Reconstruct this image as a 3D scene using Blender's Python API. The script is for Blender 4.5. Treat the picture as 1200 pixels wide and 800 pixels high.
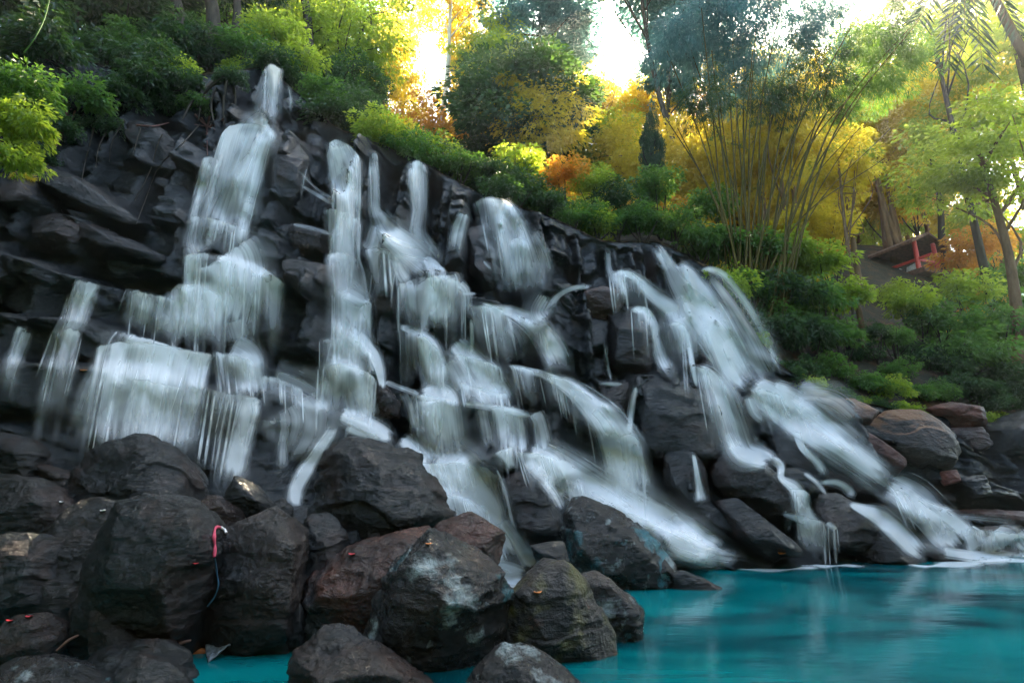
import bpy, bmesh, math, random
import numpy as np
from mathutils import Vector
from mathutils.bvhtree import BVHTree

for o in list(bpy.data.objects):
    bpy.data.objects.remove(o)
S = bpy.context.scene
COL = S.collection

# ------------------------------------------------------------------ camera, sky, sun, exposure
F = 640.0
TH = math.atan(160.0 / F)
CAM = np.array([0.0, 0.0, 1.6])
FW = np.array([0, math.cos(TH), math.sin(TH)])
UP = np.array([0, -math.sin(TH), math.cos(TH)])
cd = bpy.data.cameras.new('camera')
cam = bpy.data.objects.new('camera', cd)
COL.objects.link(cam)
cam.location = CAM
cam.rotation_euler = (math.pi / 2 + TH, 0, 0)
cd.sensor_width = 36
cd.lens = 36 * F / 1200
cd.clip_end = 2000
S.camera = cam

SUN_EL, SUN_AZ = math.radians(46), math.radians(28)      # azimuth from +Y towards +X
w = bpy.data.worlds.new('World')
S.world = w
w.use_nodes = True
wn = w.node_tree
sky = wn.nodes.new('ShaderNodeTexSky')
sky.sky_type = 'NISHITA'
sky.sun_disc = False
sky.sun_elevation = SUN_EL
sky.sun_rotation = SUN_AZ
sky.air_density = 1.0
sky.dust_density = 1.5
wb = wn.nodes.new('ShaderNodeMixRGB'); wb.blend_type = 'MULTIPLY'; wb.inputs[0].default_value = 1      # white balance of the picture
wb.inputs[2].default_value = (1.0, 0.985, 0.84, 1)
wn.links.new(sky.outputs[0], wb.inputs[1]); wn.links.new(wb.outputs[0], wn.nodes['Background'].inputs[0])
wn.nodes['Background'].inputs[1].default_value = 0.14
sd = bpy.data.lights.new('sun', 'SUN')
sd.energy = 5.0
sd.angle = math.radians(0.5)
sd.color = (1.0, 0.84, 0.58)
sun = bpy.data.objects.new('sun', sd)
COL.objects.link(sun)
sv = Vector((math.sin(SUN_AZ) * math.cos(SUN_EL), math.cos(SUN_AZ) * math.cos(SUN_EL), math.sin(SUN_EL)))
sun.rotation_euler = sv.to_track_quat('Z', 'Y').to_euler()
S.view_settings.view_transform = 'Standard'
S.view_settings.look = 'None'
S.view_settings.gamma = 1
S.view_settings.use_curve_mapping = False
S.view_settings.exposure = 3.25
S.render.engine = 'CYCLES'
S.cycles.transparent_max_bounces = 32
S.cycles.max_bounces = 8
S.cycles.volume_bounces = 0
HAZE = 0.0008

# ------------------------------------------------------------------ small helpers
def ray(px, py):
    px = np.asarray(px, float); py = np.asarray(py, float)
    xc = (px - 600) / F; yc = (400 - py) / F
    return FW + xc[..., None] * np.array([1.0, 0, 0]) + yc[..., None] * UP

def at(px, py, Y):
    """world point seen at photo position (px,py), Y metres in front of the camera"""
    d = ray(px, py)
    return CAM + d * (Y / d[..., 1])[..., None]

def at_z(px, py, z=0.0):
    d = ray(px, py)
    return CAM + d * ((z - CAM[2]) / d[..., 2])[..., None]

PA, PB, PK = 9.5, 0.30, 0.50            # mean plane of the cliff: Y = PA + PB*X + PK*z
def at_plane(px, py):
    d = ray(px, py)
    t = (PA + PK * CAM[2]) / (d[..., 1] - PB * d[..., 0] - PK * d[..., 2])
    return CAM + d * t[..., None]

def tag(o, label=None, cat=None, group=None, kind=None):
    if label: o['label'] = label
    if cat: o['category'] = cat
    if group: o['group'] = group
    if kind: o['kind'] = kind
    return o

def empty(name, loc, label, cat, group=None):
    o = bpy.data.objects.new(name, None)
    o.empty_display_size = 0.2
    o.location = loc
    COL.objects.link(o)
    return tag(o, label, cat, group)

def mesh_np(name, V, faces, mat=None, parent=None, smooth=True, loc=None):
    """V (n,3); faces: (m,3)/(m,4) int array"""
    V = np.asarray(V, float); faces = np.asarray(faces, np.int32)
    if parent is not None and loc is None:
        V = V - np.array(parent.location)
    me = bpy.data.meshes.new(name)
    n, k = faces.shape
    me.vertices.add(len(V)); me.vertices.foreach_set('co', V.astype(np.float32).ravel())
    me.loops.add(n * k); me.loops.foreach_set('vertex_index', faces.ravel())
    me.polygons.add(n)
    me.polygons.foreach_set('loop_start', np.arange(0, n * k, k, dtype=np.int32))
    me.polygons.foreach_set('use_smooth', np.full(n, smooth))
    me.update(calc_edges=True)
    me.validate()
    if mat: me.materials.append(mat)
    o = bpy.data.objects.new(name, me)
    COL.objects.link(o)
    if parent is not None: o.parent = parent
    if loc is not None: o.location = loc
    return o

def dup(o, name=None):
    c = o.copy(); COL.objects.link(c)
    if name: c.name = name
    return c

# numpy noise
def _h(ix, iy, iz, s):
    with np.errstate(over='ignore'):
        h = (ix.astype(np.uint32) * np.uint32(374761393) + iy.astype(np.uint32) * np.uint32(668265263)
             + iz.astype(np.uint32) * np.uint32(2147483647) + np.uint32((s * 974634777 + 12345) & 0xffffffff))
        h = (h ^ (h >> np.uint32(13))) * np.uint32(1274126177)
        h = (h ^ (h >> np.uint32(15))) * np.uint32(2246822519)
        h = h ^ (h >> np.uint32(16))
    return h.astype(np.float64) / 4294967295.0

def vnoise(P, s=0):
    I = np.floor(P).astype(np.int64); f = P - I
    f = f * f * f * (f * (f * 6 - 15) + 10)
    r = 0
    for a in (0, 1):
        wx = f[:, 0] if a else 1 - f[:, 0]
        for b in (0, 1):
            wy = f[:, 1] if b else 1 - f[:, 1]
            for c in (0, 1):
                wz = f[:, 2] if c else 1 - f[:, 2]
                r = r + wx * wy * wz * _h(I[:, 0] + a, I[:, 1] + b, I[:, 2] + c, s)
    return r * 2 - 1

def fbm(P, o=4, s=0, g=0.5, ridged=False):
    a, t, r = 1.0, 0.0, 0
    for i in range(o):
        n = vnoise(P * (2.03 ** i) + 17.3 * i, s + i)
        if ridged: n = 1 - 2 * np.abs(n)
        r = r + a * n; t += a; a *= g
    return r / t

def voronoi2(P, s=0):
    """P (n,2) -> F1, F2-F1, random id value, cell-relative vector"""
    I = np.floor(P).astype(np.int64)
    F1 = np.full(len(P), 9.0); F2 = np.full(len(P), 9.0); idv = np.zeros(len(P)); rel = np.zeros_like(P)
    z = np.zeros(len(P), np.int64)
    for a in (-1, 0, 1):
        for b in (-1, 0, 1):
            cx, cy = I[:, 0] + a, I[:, 1] + b
            qx = cx + 0.1 + 0.8 * _h(cx, cy, z, s); qy = cy + 0.1 + 0.8 * _h(cx, cy, z, s + 7)
            dx, dy = P[:, 0] - qx, P[:, 1] - qy
            d = np.maximum(np.abs(dx), np.abs(dy)) * 0.6 + np.hypot(dx, dy) * 0.4
            m = d < F1
            F2 = np.where(m, F1, np.minimum(F2, d))
            idv = np.where(m, _h(cx, cy, z, s + 3), idv)
            rel[:, 0] = np.where(m, dx, rel[:, 0]); rel[:, 1] = np.where(m, dy, rel[:, 1])
            F1 = np.where(m, d, F1)
    return F1, F2 - F1, idv, rel

def sstep(x):
    x = np.clip(x, 0, 1); return x * x * (3 - 2 * x)

def blur(A, sig, axis):
    r = int(3 * sig) + 1
    k = np.exp(-0.5 * (np.arange(-r, r + 1) / sig) ** 2); k /= k.sum()
    pad = [(0, 0)] * A.ndim; pad[axis] = (r, r)
    B = np.pad(A, pad, mode='edge')
    out = np.zeros_like(A)
    for i, kk in enumerate(k):
        sl = [slice(None)] * A.ndim; sl[axis] = slice(i, i + A.shape[axis])
        out += kk * B[tuple(sl)]
    return out

def tube(pts, radii, seg=7):
    pts = np.asarray(pts, float); n = len(pts)
    T = np.gradient(pts, axis=0); T /= np.linalg.norm(T, axis=1)[:, None] + 1e-9
    ref = np.array([0.31, 0.2, 0.93]) if abs(T[0][2]) < 0.8 else np.array([1.0, 0.1, 0])
    A = np.cross(T, ref); A /= np.linalg.norm(A, axis=1)[:, None] + 1e-9
    B = np.cross(T, A)
    an = np.linspace(0, 2 * math.pi, seg, endpoint=False)
    V = pts[:, None, :] + np.asarray(radii)[:, None, None] * (np.cos(an)[None, :, None] * A[:, None, :] + np.sin(an)[None, :, None] * B[:, None, :])
    V = V.reshape(-1, 3)
    Fc = []
    for i in range(n - 1):
        for j in range(seg):
            a = i * seg + j; b = i * seg + (j + 1) % seg
            Fc.append((a, b, b + seg, a + seg))
    return V, np.array(Fc)

def merge(parts):
    Vs, Fs, off = [], [], 0
    for V, Fc in parts:
        Vs.append(V); Fs.append(Fc + off); off += len(V)
    return np.vstack(Vs), np.vstack(Fs)

def spline(P, n):
    P = np.asarray(P, float)
    if len(P) == 2:
        t = np.linspace(0, 1, n)[:, None]; return P[0] * (1 - t) + P[1] * t
    Q = np.vstack([2 * P[0] - P[1], P, 2 * P[-1] - P[-2]])
    out = []
    for u in np.linspace(0, len(P) - 1 - 1e-6, n):
        i = int(u); t = u - i
        a, b, c, d = Q[i:i + 4]
        out.append(0.5 * (2 * b + (c - a) * t + (2 * a - 5 * b + 4 * c - d) * t * t + (3 * b - a - 3 * c + d) * t ** 3))
    return np.array(out)

# ------------------------------------------------------------------ materials
def newmat(name):
    m = bpy.data.materials.new(name); m.use_nodes = True
    nt = m.node_tree
    return m, nt, nt.nodes, nt.links, nt.nodes['Principled BSDF']

def N(nt, typ, **kw):
    n = nt.nodes.new(typ)
    for k, v in kw.items():
        if k.startswith('i_'):
            key = k[2:]
            n.inputs[int(key) if key.isdigit() else key.replace('_', ' ')].default_value = v
        else: setattr(n, k, v)
    return n

def ramp(nt, pts, fac=None):
    r = nt.nodes.new('ShaderNodeValToRGB')
    e = r.color_ramp.elements
    while len(e) < len(pts): e.new(0.5)
    for el, (p, c) in zip(e, pts):
        el.position = p; el.color = (*c, 1) if len(c) == 3 else c
    if fac is not None: nt.links.new(fac, r.inputs[0])
    return r

def rock_mat(name, dark, light, top=None, topamt=0.5, rough=(0.25, 0.55), scale=1.0, bump=1.0, patch=None):
    m, nt, ns, L, P = newmat(name)
    tc = N(nt, 'ShaderNodeNewGeometry')
    oi = N(nt, 'ShaderNodeObjectInfo')
    mp = N(nt, 'ShaderNodeVectorMath', operation='ADD')
    L.new(tc.outputs['Position'], mp.inputs[0])
    vec = mp.outputs[0]
    n1 = N(nt, 'ShaderNodeTexNoise', i_Scale=1.7 * scale, i_Detail=6.0, i_Roughness=0.6); L.new(vec, n1.inputs['Vector'])
    n2 = N(nt, 'ShaderNodeTexNoise', i_Scale=14.0 * scale, i_Detail=8.0, i_Roughness=0.7, i_Distortion=0.6); L.new(vec, n2.inputs['Vector'])
    n3 = N(nt, 'ShaderNodeTexNoise', i_Scale=48.0 * scale, i_Detail=5.0, i_Roughness=0.7); L.new(vec, n3.inputs['Vector'])
    vo = N(nt, 'ShaderNodeTexVoronoi', i_Scale=5.5 * scale, feature='DISTANCE_TO_EDGE')
    wv = N(nt, 'ShaderNodeMixRGB', i_Fac=0.35); L.new(vec, wv.inputs[1]); L.new(n2.outputs['Color'], wv.inputs[2])
    L.new(wv.outputs[0], vo.inputs['Vector'])
    r1 = ramp(nt, [(0.32, dark), (0.62, light)], n1.outputs[0])
    col = r1.outputs[0]
    r2 = ramp(nt, [(0.3, (0.45,) * 3), (0.7, (1.3,) * 3)], n2.outputs[0])
    mu = N(nt, 'ShaderNodeMixRGB', blend_type='MULTIPLY', i_Fac=0.8); L.new(col, mu.inputs[1]); L.new(r2.outputs[0], mu.inputs[2])
    col = mu.outputs[0]
    wr = N(nt, 'ShaderNodeMath', operation='MULTIPLY', i_1=7.31); L.new(oi.outputs['Random'], wr.inputs[0])
    wf = N(nt, 'ShaderNodeMath', operation='FRACT'); L.new(wr.outputs[0], wf.inputs[0])
    tint = ramp(nt, [(0.0, (0.8, 0.95, 1.0)), (0.55, (1.0, 1.0, 1.0)), (1.0, (2.6, 1.5, 1.1))], wf.outputs[0])             # some stones browner than others
    tm = N(nt, 'ShaderNodeMixRGB', blend_type='MULTIPLY', i_Fac=1.0); L.new(col, tm.inputs[1]); L.new(tint.outputs[0], tm.inputs[2])
    col = tm.outputs[0]
    if patch:       # lichen / mineral / moss patches with their own outline
        for (pc, sc, lo, hi) in patch:
            pn = N(nt, 'ShaderNodeTexNoise', i_Scale=sc, i_Detail=7.0, i_Roughness=0.65)
            sh = N(nt, 'ShaderNodeVectorMath', operation='ADD'); sh.inputs[1].default_value = (sc * 3.1, pc[0] * 50, pc[2] * 30)
            L.new(vec, sh.inputs[0]); L.new(sh.outputs[0], pn.inputs['Vector'])
            pr = ramp(nt, [(lo, (0, 0, 0)), (hi, (1, 1, 1))], pn.outputs[0])
            mx = N(nt, 'ShaderNodeMixRGB'); L.new(pr.outputs[0], mx.inputs[0]); L.new(col, mx.inputs[1]); mx.inputs[2].default_value = (*pc, 1)
            col = mx.outputs[0]
    if top:
        sx = N(nt, 'ShaderNodeSeparateXYZ'); L.new(tc.outputs['Normal'], sx.inputs[0])
        ad = N(nt, 'ShaderNodeMath', operation='ADD'); L.new(sx.outputs[2], ad.inputs[0]); 
        sb = N(nt, 'ShaderNodeMath', operation='MULTIPLY_ADD', i_1=1.2, i_2=-0.6); L.new(n1.outputs[0], sb.inputs[0]); L.new(sb.outputs[0], ad.inputs[1])
        tr = ramp(nt, [(0.35, (0, 0, 0)), (0.8, (topamt,) * 3)], ad.outputs[0])
        mx = N(nt, 'ShaderNodeMixRGB'); L.new(tr.outputs[0], mx.inputs[0]); L.new(col, mx.inputs[1]); mx.inputs[2].default_value = (*top, 1)
        col = mx.outputs[0]
    L.new(col, P.inputs['Base Color'])
    rr = N(nt, 'ShaderNodeMapRange', i_3=rough[0], i_4=rough[1]); rr.inputs[1].default_value = 0.3; rr.inputs[2].default_value = 0.7
    rx = N(nt, 'ShaderNodeMath', operation='MULTIPLY_ADD', i_1=0.45); L.new(n2.outputs[0], rx.inputs[0])
    ry = N(nt, 'ShaderNodeMath', operation='MULTIPLY', i_1=0.55); L.new(n1.outputs[0], ry.inputs[0]); L.new(ry.outputs[0], rx.inputs[2])
    L.new(rx.outputs[0], rr.inputs[0]); L.new(rr.outputs[0], P.inputs['Roughness'])
    P.inputs['Specular IOR Level'].default_value = 0.5
    ms = N(nt, 'ShaderNodeMapping'); ms.inputs['Scale'].default_value = (4 * scale, 4 * scale, 8.5 * scale); 
    rm = N(nt, 'ShaderNodeMath', operation='MULTIPLY_ADD', i_1=1.9, i_2=-0.6); L.new(oi.outputs['Random'], rm.inputs[0])      # bedding dips differently in each stone
    rc = N(nt, 'ShaderNodeCombineXYZ', i_Z=0.3); L.new(rm.outputs[0], rc.inputs['X']); L.new(rm.outputs[0], rc.inputs['Y']); L.new(rc.outputs[0], ms.inputs['Rotation'])
    L.new(vec, ms.inputs[0])
    n4 = N(nt, 'ShaderNodeTexNoise', i_Scale=1.0, i_Detail=6.0, i_Roughness=0.65, i_Distortion=1.2); L.new(ms.outputs[0], n4.inputs['Vector'])
    b0 = N(nt, 'ShaderNodeBump', i_Strength=0.75 * bump, i_Distance=0.12); L.new(n4.outputs[0], b0.inputs['Height'])
    b1 = N(nt, 'ShaderNodeBump', i_Strength=0.6 * bump, i_Distance=0.06); L.new(n2.outputs[0], b1.inputs['Height']); L.new(b0.outputs[0], b1.inputs['Normal'])
    b2 = N(nt, 'ShaderNodeBump', i_Strength=0.25 * bump, i_Distance=0.015); L.new(n3.outputs[0], b2.inputs['Height']); L.new(b1.outputs[0], b2.inputs['Normal'])
    vr = ramp(nt, [(0.0, (0, 0, 0)), (0.06, (1, 1, 1))], vo.outputs[0])
    b3 = N(nt, 'ShaderNodeBump', i_Strength=0.25 * bump, i_Distance=0.03); L.new(vr.outputs[0], b3.inputs['Height']); L.new(b2.outputs[0], b3.inputs['Normal'])
    L.new(b3.outputs[0], P.inputs['Normal'])
    return m

M = {}
M['cliff'] = rock_mat('wet_basalt', (0.0015, 0.003, 0.004), (0.006, 0.009, 0.010), scale=0.8, rough=(0.06, 0.30))
M['rock'] = rock_mat('wet_boulder', (0.002, 0.003, 0.0035), (0.012, 0.012, 0.012), rough=(0.06, 0.30), patch=[((0.022, 0.011, 0.008), 1.3, 0.52, 0.60)])
M['brown'] = rock_mat('brown_boulder', (0.007, 0.0035, 0.003), (0.050, 0.023, 0.015), rough=(0.08, 0.38), patch=[((0.016, 0.017, 0.018), 1.1, 0.5, 0.62)])
M['lichen'] = rock_mat('lichen_boulder', (0.006, 0.004, 0.003), (0.030, 0.018, 0.013), rough=(0.08, 0.42), patch=[((0.005, 0.005, 0.005), 1.1, 0.46, 0.54), ((0.25, 0.29, 0.29), 2.6, 0.55, 0.66), ((0.04, 0.17, 0.20), 1.6, 0.58, 0.68)])
M['moss'] = rock_mat('mossy_boulder', (0.005, 0.005, 0.005), (0.022, 0.016, 0.012), rough=(0.2, 0.55), patch=[((0.085, 0.075, 0.015), 1.5, 0.48, 0.58), ((0.09, 0.03, 0.012), 2.4, 0.6, 0.68), ((0.12, 0.14, 0.13), 3.0, 0.62, 0.7)])
M['red_rock'] = rock_mat('reddish_rock', (0.02, 0.009, 0.007), (0.085, 0.036, 0.025), rough=(0.35, 0.65))
M['litter_rock'] = rock_mat('rock_under_leaf_litter', (0.022, 0.016, 0.014), (0.07, 0.05, 0.042), top=(0.20, 0.075, 0.02), topamt=0.8, rough=(0.4, 0.7))

def soil_mat():
    m, nt, ns, L, P = newmat('forest_soil')
    g = N(nt, 'ShaderNodeNewGeometry')
    n1 = N(nt, 'ShaderNodeTexNoise', i_Scale=1.6, i_Detail=9.0, i_Roughness=0.75); L.new(g.outputs['Position'], n1.inputs['Vector'])
    n2 = N(nt, 'ShaderNodeTexNoise', i_Scale=9.0, i_Detail=6.0, i_Roughness=0.7); L.new(g.outputs['Position'], n2.inputs['Vector'])
    r = ramp(nt, [(0.3, (0.010, 0.012, 0.004)), (0.5, (0.03, 0.022, 0.008)), (0.66, (0.13, 0.055, 0.02))], n1.outputs[0])
    mu = N(nt, 'ShaderNodeMixRGB', blend_type='OVERLAY', i_Fac=0.7); L.new(r.outputs[0], mu.inputs[1]); L.new(n2.outputs[0], mu.inputs[2])
    L.new(mu.outputs[0], P.inputs['Base Color']); P.inputs['Roughness'].default_value = 0.9
    b = N(nt, 'ShaderNodeBump', i_Strength=0.8, i_Distance=0.1); L.new(n2.outputs[0], b.inputs['Height']); L.new(b.outputs[0], P.inputs['Normal'])
    return m
M['soil'] = soil_mat()

def leaf_mat(name, c1, c2, trans, tw=0.5, gloss=0.35):
    m, nt, ns, L, P = newmat(name)
    g = N(nt, 'ShaderNodeNewGeometry')
    r = ramp(nt, [(0.0, c1), (1.0, c2)], g.outputs['Random Per Island'])
    P.inputs['Roughness'].default_value = gloss + 0.1
    P.inputs['Specular IOR Level'].default_value = 0.4
    L.new(r.outputs[0], P.inputs['Base Color'])
    t = N(nt, 'ShaderNodeBsdfTranslucent')
    rt = ramp(nt, [(0.0, tuple(x * 0.7 for x in trans)), (1.0, trans)], g.outputs['Random Per Island'])
    L.new(rt.outputs[0], t.inputs[0])
    mx = N(nt, 'ShaderNodeMixShader', i_Fac=tw)
    L.new(P.outputs[0], mx.inputs[1]); L.new(t.outputs[0], mx.inputs[2])
    L.new(mx.outputs[0], ns['Material Output'].inputs[0])
    return m
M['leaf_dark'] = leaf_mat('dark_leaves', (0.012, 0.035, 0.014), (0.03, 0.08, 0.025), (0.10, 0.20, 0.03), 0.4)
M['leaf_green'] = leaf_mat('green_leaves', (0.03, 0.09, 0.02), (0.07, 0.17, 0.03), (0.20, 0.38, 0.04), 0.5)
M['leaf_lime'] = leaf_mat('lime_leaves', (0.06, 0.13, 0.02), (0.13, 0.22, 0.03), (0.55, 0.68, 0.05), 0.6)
M['leaf_yellow'] = leaf_mat('backlit_yellow_leaves', (0.40, 0.28, 0.02), (0.52, 0.38, 0.03), (0.93, 0.76, 0.06), 0.68)  # backlit golden glow put into the leaf colour, base raised for unlit leaves
M['leaf_orange'] = leaf_mat('backlit_orange_leaves', (0.30, 0.15, 0.015), (0.42, 0.22, 0.02), (0.92, 0.45, 0.05), 0.68)  # orange glow of the backlight put into the leaf colour
M['leaf_haze_blue'] = leaf_mat('haze_blue_leaves', (0.04, 0.12, 0.12), (0.07, 0.19, 0.19), (0.16, 0.36, 0.32), 0.45)  # blue of the haze painted into the leaf colour

M['palm_leaf_shade'] = leaf_mat('shaded_palm_leaflets', (0.012, 0.03, 0.012), (0.025, 0.06, 0.02), (0.05, 0.12, 0.02), 0.2)  # shade on the fronds put into a darker leaf colour
def bark_mat(name, a, b, sc=6.0):
    m, nt, ns, L, P = newmat(name)
    g = N(nt, 'ShaderNodeNewGeometry')
    mp = N(nt, 'ShaderNodeMapping'); mp.inputs['Scale'].default_value = (sc, sc, sc * 0.25)
    L.new(g.outputs['Position'], mp.inputs[0])
    n1 = N(nt, 'ShaderNodeTexNoise', i_Scale=1.0, i_Detail=6.0, i_Roughness=0.65); L.new(mp.outputs[0], n1.inputs['Vector'])
    r = ramp(nt, [(0.3, a), (0.7, b)], n1.outputs[0])
    L.new(r.outputs[0], P.inputs['Base Color']); P.inputs['Roughness'].default_value = 0.8; P.inputs['Specular IOR Level'].default_value = 0.15
    bm = N(nt, 'ShaderNodeBump', i_Strength=0.7, i_Distance=0.05); L.new(n1.outputs[0], bm.inputs['Height']); L.new(bm.outputs[0], P.inputs['Normal'])
    return m
M['bark'] = bark_mat('dark_bark', (0.02, 0.016, 0.012), (0.07, 0.055, 0.04))
M['bark_warm'] = bark_mat('warm_bark', (0.09, 0.05, 0.025), (0.22, 0.13, 0.07))
M['bark_pale'] = bark_mat('pale_bark', (0.35, 0.31, 0.24), (0.6, 0.55, 0.45))
M['culm'] = bark_mat('bamboo_culm', (0.05, 0.04, 0.010), (0.14, 0.10, 0.025), 3.0)
M['root'] = bark_mat('reddish_root', (0.06, 0.03, 0.025), (0.16, 0.07, 0.055))

def plain(name, c, rough=0.6, nz=0.25, sc=20.0):
    m, nt, ns, L, P = newmat(name)
    g = N(nt, 'ShaderNodeNewGeometry')
    n1 = N(nt, 'ShaderNodeTexNoise', i_Scale=sc, i_Detail=5.0); L.new(g.outputs['Position'], n1.inputs['Vector'])
    r = ramp(nt, [(0.3, tuple(x * (1 - nz) for x in c)), (0.7, tuple(min(1, x * (1 + nz)) for x in c))], n1.outputs[0])
    L.new(r.outputs[0], P.inputs['Base Color']); P.inputs['Roughness'].default_value = rough
    b = N(nt, 'ShaderNodeBump', i_Strength=0.3, i_Distance=0.01); L.new(n1.outputs[0], b.inputs['Height']); L.new(b.outputs[0], P.inputs['Normal'])
    return m
M['red_paint'] = plain('red_paint', (0.55, 0.04, 0.025), 0.5)
M['thatch'] = plain('brown_thatch', (0.16, 0.075, 0.045), 0.9, 0.5, 8)
M['white_cloth'] = plain('white_cloth', (0.75, 0.7, 0.68), 0.8)
M['pink_cloth'] = plain('pink_cloth', (0.50, 0.05, 0.09), 0.8)
M['blue_cloth'] = plain('blue_cloth', (0.03, 0.10, 0.17), 0.8)
M['red_petal'] = plain('red_petal', (0.5, 0.02, 0.03), 0.5)
M['orange_leaf'] = plain('fallen_orange_leaf', (0.45, 0.13, 0.02), 0.6)
M['grey_rag'] = plain('grey_rag', (0.16, 0.17, 0.18), 0.35, 0.5, 30)
M['drift'] = plain('driftwood', (0.12, 0.05, 0.03), 0.6, 0.4, 12)

def water_mat():
    m, nt, ns, L, P = newmat('turquoise_water')
    g = N(nt, 'ShaderNodeNewGeometry')
    mp = N(nt, 'ShaderNodeMapping'); mp.inputs['Scale'].default_value = (0.22, 0.55, 1)
    L.new(g.outputs['Position'], mp.inputs[0])
    n1 = N(nt, 'ShaderNodeTexNoise', i_Scale=1.0, i_Detail=4.0, i_Distortion=1.4); L.new(mp.outputs[0], n1.inputs['Vector'])
    r = ramp(nt, [(0.36, (0.0, 0.032, 0.040)), (0.52, (0.0, 0.115, 0.12)), (0.72, (0.001, 0.165, 0.168))], n1.outputs[0])  # dark patches paint in reflections as well as deeper water
    L.new(r.outputs[0], P.inputs['Base Color'])
    P.inputs['Roughness'].default_value = 0.14
    P.inputs['IOR'].default_value = 1.33
    n2 = N(nt, 'ShaderNodeTexNoise', i_Scale=2.2, i_Detail=4.0); L.new(mp.outputs[0], n2.inputs['Vector'])
    b = N(nt, 'ShaderNodeBump', i_Strength=0.12, i_Distance=0.12); L.new(n2.outputs[0], b.inputs['Height']); L.new(b.outputs[0], P.inputs['Normal'])
    return m
M['water'] = water_mat()

def fall_mat(name, col, lo=0.36, hi=0.95, fine=1.0):
    """silky falling water: thin white sheet, see-through where the flow is thin; streaks run along the flow"""
    m, nt, ns, L, P = newmat(name)
    ns.remove(P)
    uv = N(nt, 'ShaderNodeUVMap', uv_map='flow')
    at_ = N(nt, 'ShaderNodeAttribute', attribute_name='amount')
    def streak(su, sv, det, ofs):
        mp = N(nt, 'ShaderNodeMapping'); mp.inputs['Scale'].default_value = (su, sv, 1); mp.inputs['Location'].default_value = (ofs, ofs * 0.7, ofs)
        L.new(uv.outputs[0], mp.inputs[0])
        n = N(nt, 'ShaderNodeTexNoise', i_Scale=1.0, i_Detail=det, i_Roughness=0.55, i_Distortion=0.0); L.new(mp.outputs[0], n.inputs['Vector'])
        return n.outputs[0]
    a = streak(3.6 * fine, 0.20, 1.0, 3.7); b = streak(26.0 * fine, 0.22, 1.0, 8.1); c = streak(10.0 * fine, 0.28, 1.0, 1.3)
    s1 = N(nt, 'ShaderNodeMath', operation='MULTIPLY_ADD', i_1=0.46); L.new(a, s1.inputs[0])
    s0 = N(nt, 'ShaderNodeMath', operation='MULTIPLY', i_1=0.24); L.new(b, s0.inputs[0]); L.new(s0.outputs[0], s1.inputs[2])
    s2 = N(nt, 'ShaderNodeMath', operation='MULTIPLY_ADD', i_1=0.36); L.new(c, s2.inputs[0]); L.new(s1.outputs[0], s2.inputs[2])
    mr = N(nt, 'ShaderNodeMapRange', i_1=0.36, i_2=0.66, i_3=lo, i_4=1.25, interpolation_type='SMOOTHSTEP'); L.new(s2.outputs[0], mr.inputs[0])
    al = N(nt, 'ShaderNodeMath', operation='MULTIPLY'); L.new(at_.outputs['Fac'], al.inputs[0]); L.new(mr.outputs[0], al.inputs[1])
    co = N(nt, 'ShaderNodeMapRange', i_1=0.45, i_2=1.2, i_3=0.0, i_4=0.7); L.new(at_.outputs['Fac'], co.inputs[0])
    ad = N(nt, 'ShaderNodeMath', operation='ADD'); L.new(al.outputs[0], ad.inputs[0]); L.new(co.outputs[0], ad.inputs[1])
    cl = N(nt, 'ShaderNodeMath', operation='MINIMUM', i_1=hi); L.new(ad.outputs[0], cl.inputs[0])
    d = N(nt, 'ShaderNodeBsdfDiffuse'); d.inputs[0].default_value = (*col, 1)
    t = N(nt, 'ShaderNodeBsdfTranslucent'); t.inputs[0].default_value = (*col, 1)
    mx = N(nt, 'ShaderNodeMixShader', i_Fac=0.5); L.new(d.outputs[0], mx.inputs[1]); L.new(t.outputs[0], mx.inputs[2])
    tr = N(nt, 'ShaderNodeBsdfTransparent')
    m2 = N(nt, 'ShaderNodeMixShader'); L.new(cl.outputs[0], m2.inputs[0]); L.new(tr.outputs[0], m2.inputs[1]); L.new(mx.outputs[0], m2.inputs[2])
    L.new(m2.outputs[0], ns['Material Output'].inputs[0])
    return m
M['fall'] = fall_mat('silky_white_water', (0.95, 0.95, 0.95))
M['foam'] = fall_mat('white_foam', (0.85, 0.88, 0.88), lo=0.5, hi=0.95, fine=0.5)

# ------------------------------------------------------------------ the cliff
TOPLINE = [(-260, 70), (-60, 62), (60, 62), (160, 88), (250, 88), (312, 78), (395, 150), (450, 172), (495, 190), (562, 226), (640, 252),
           (705, 284), (770, 284), (830, 312), (872, 372), (908, 424), (950, 452), (1000, 470), (1060, 482), (1120, 490), (1200, 500), (1420, 515)]
_tp = at_plane([p[0] for p in TOPLINE], [p[1] for p in TOPLINE])
_o = np.argsort(_tp[:, 0])
TX, TZ = _tp[_o, 0], _tp[_o, 2]
def ztop(X): return np.interp(X, TX, TZ)

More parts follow.
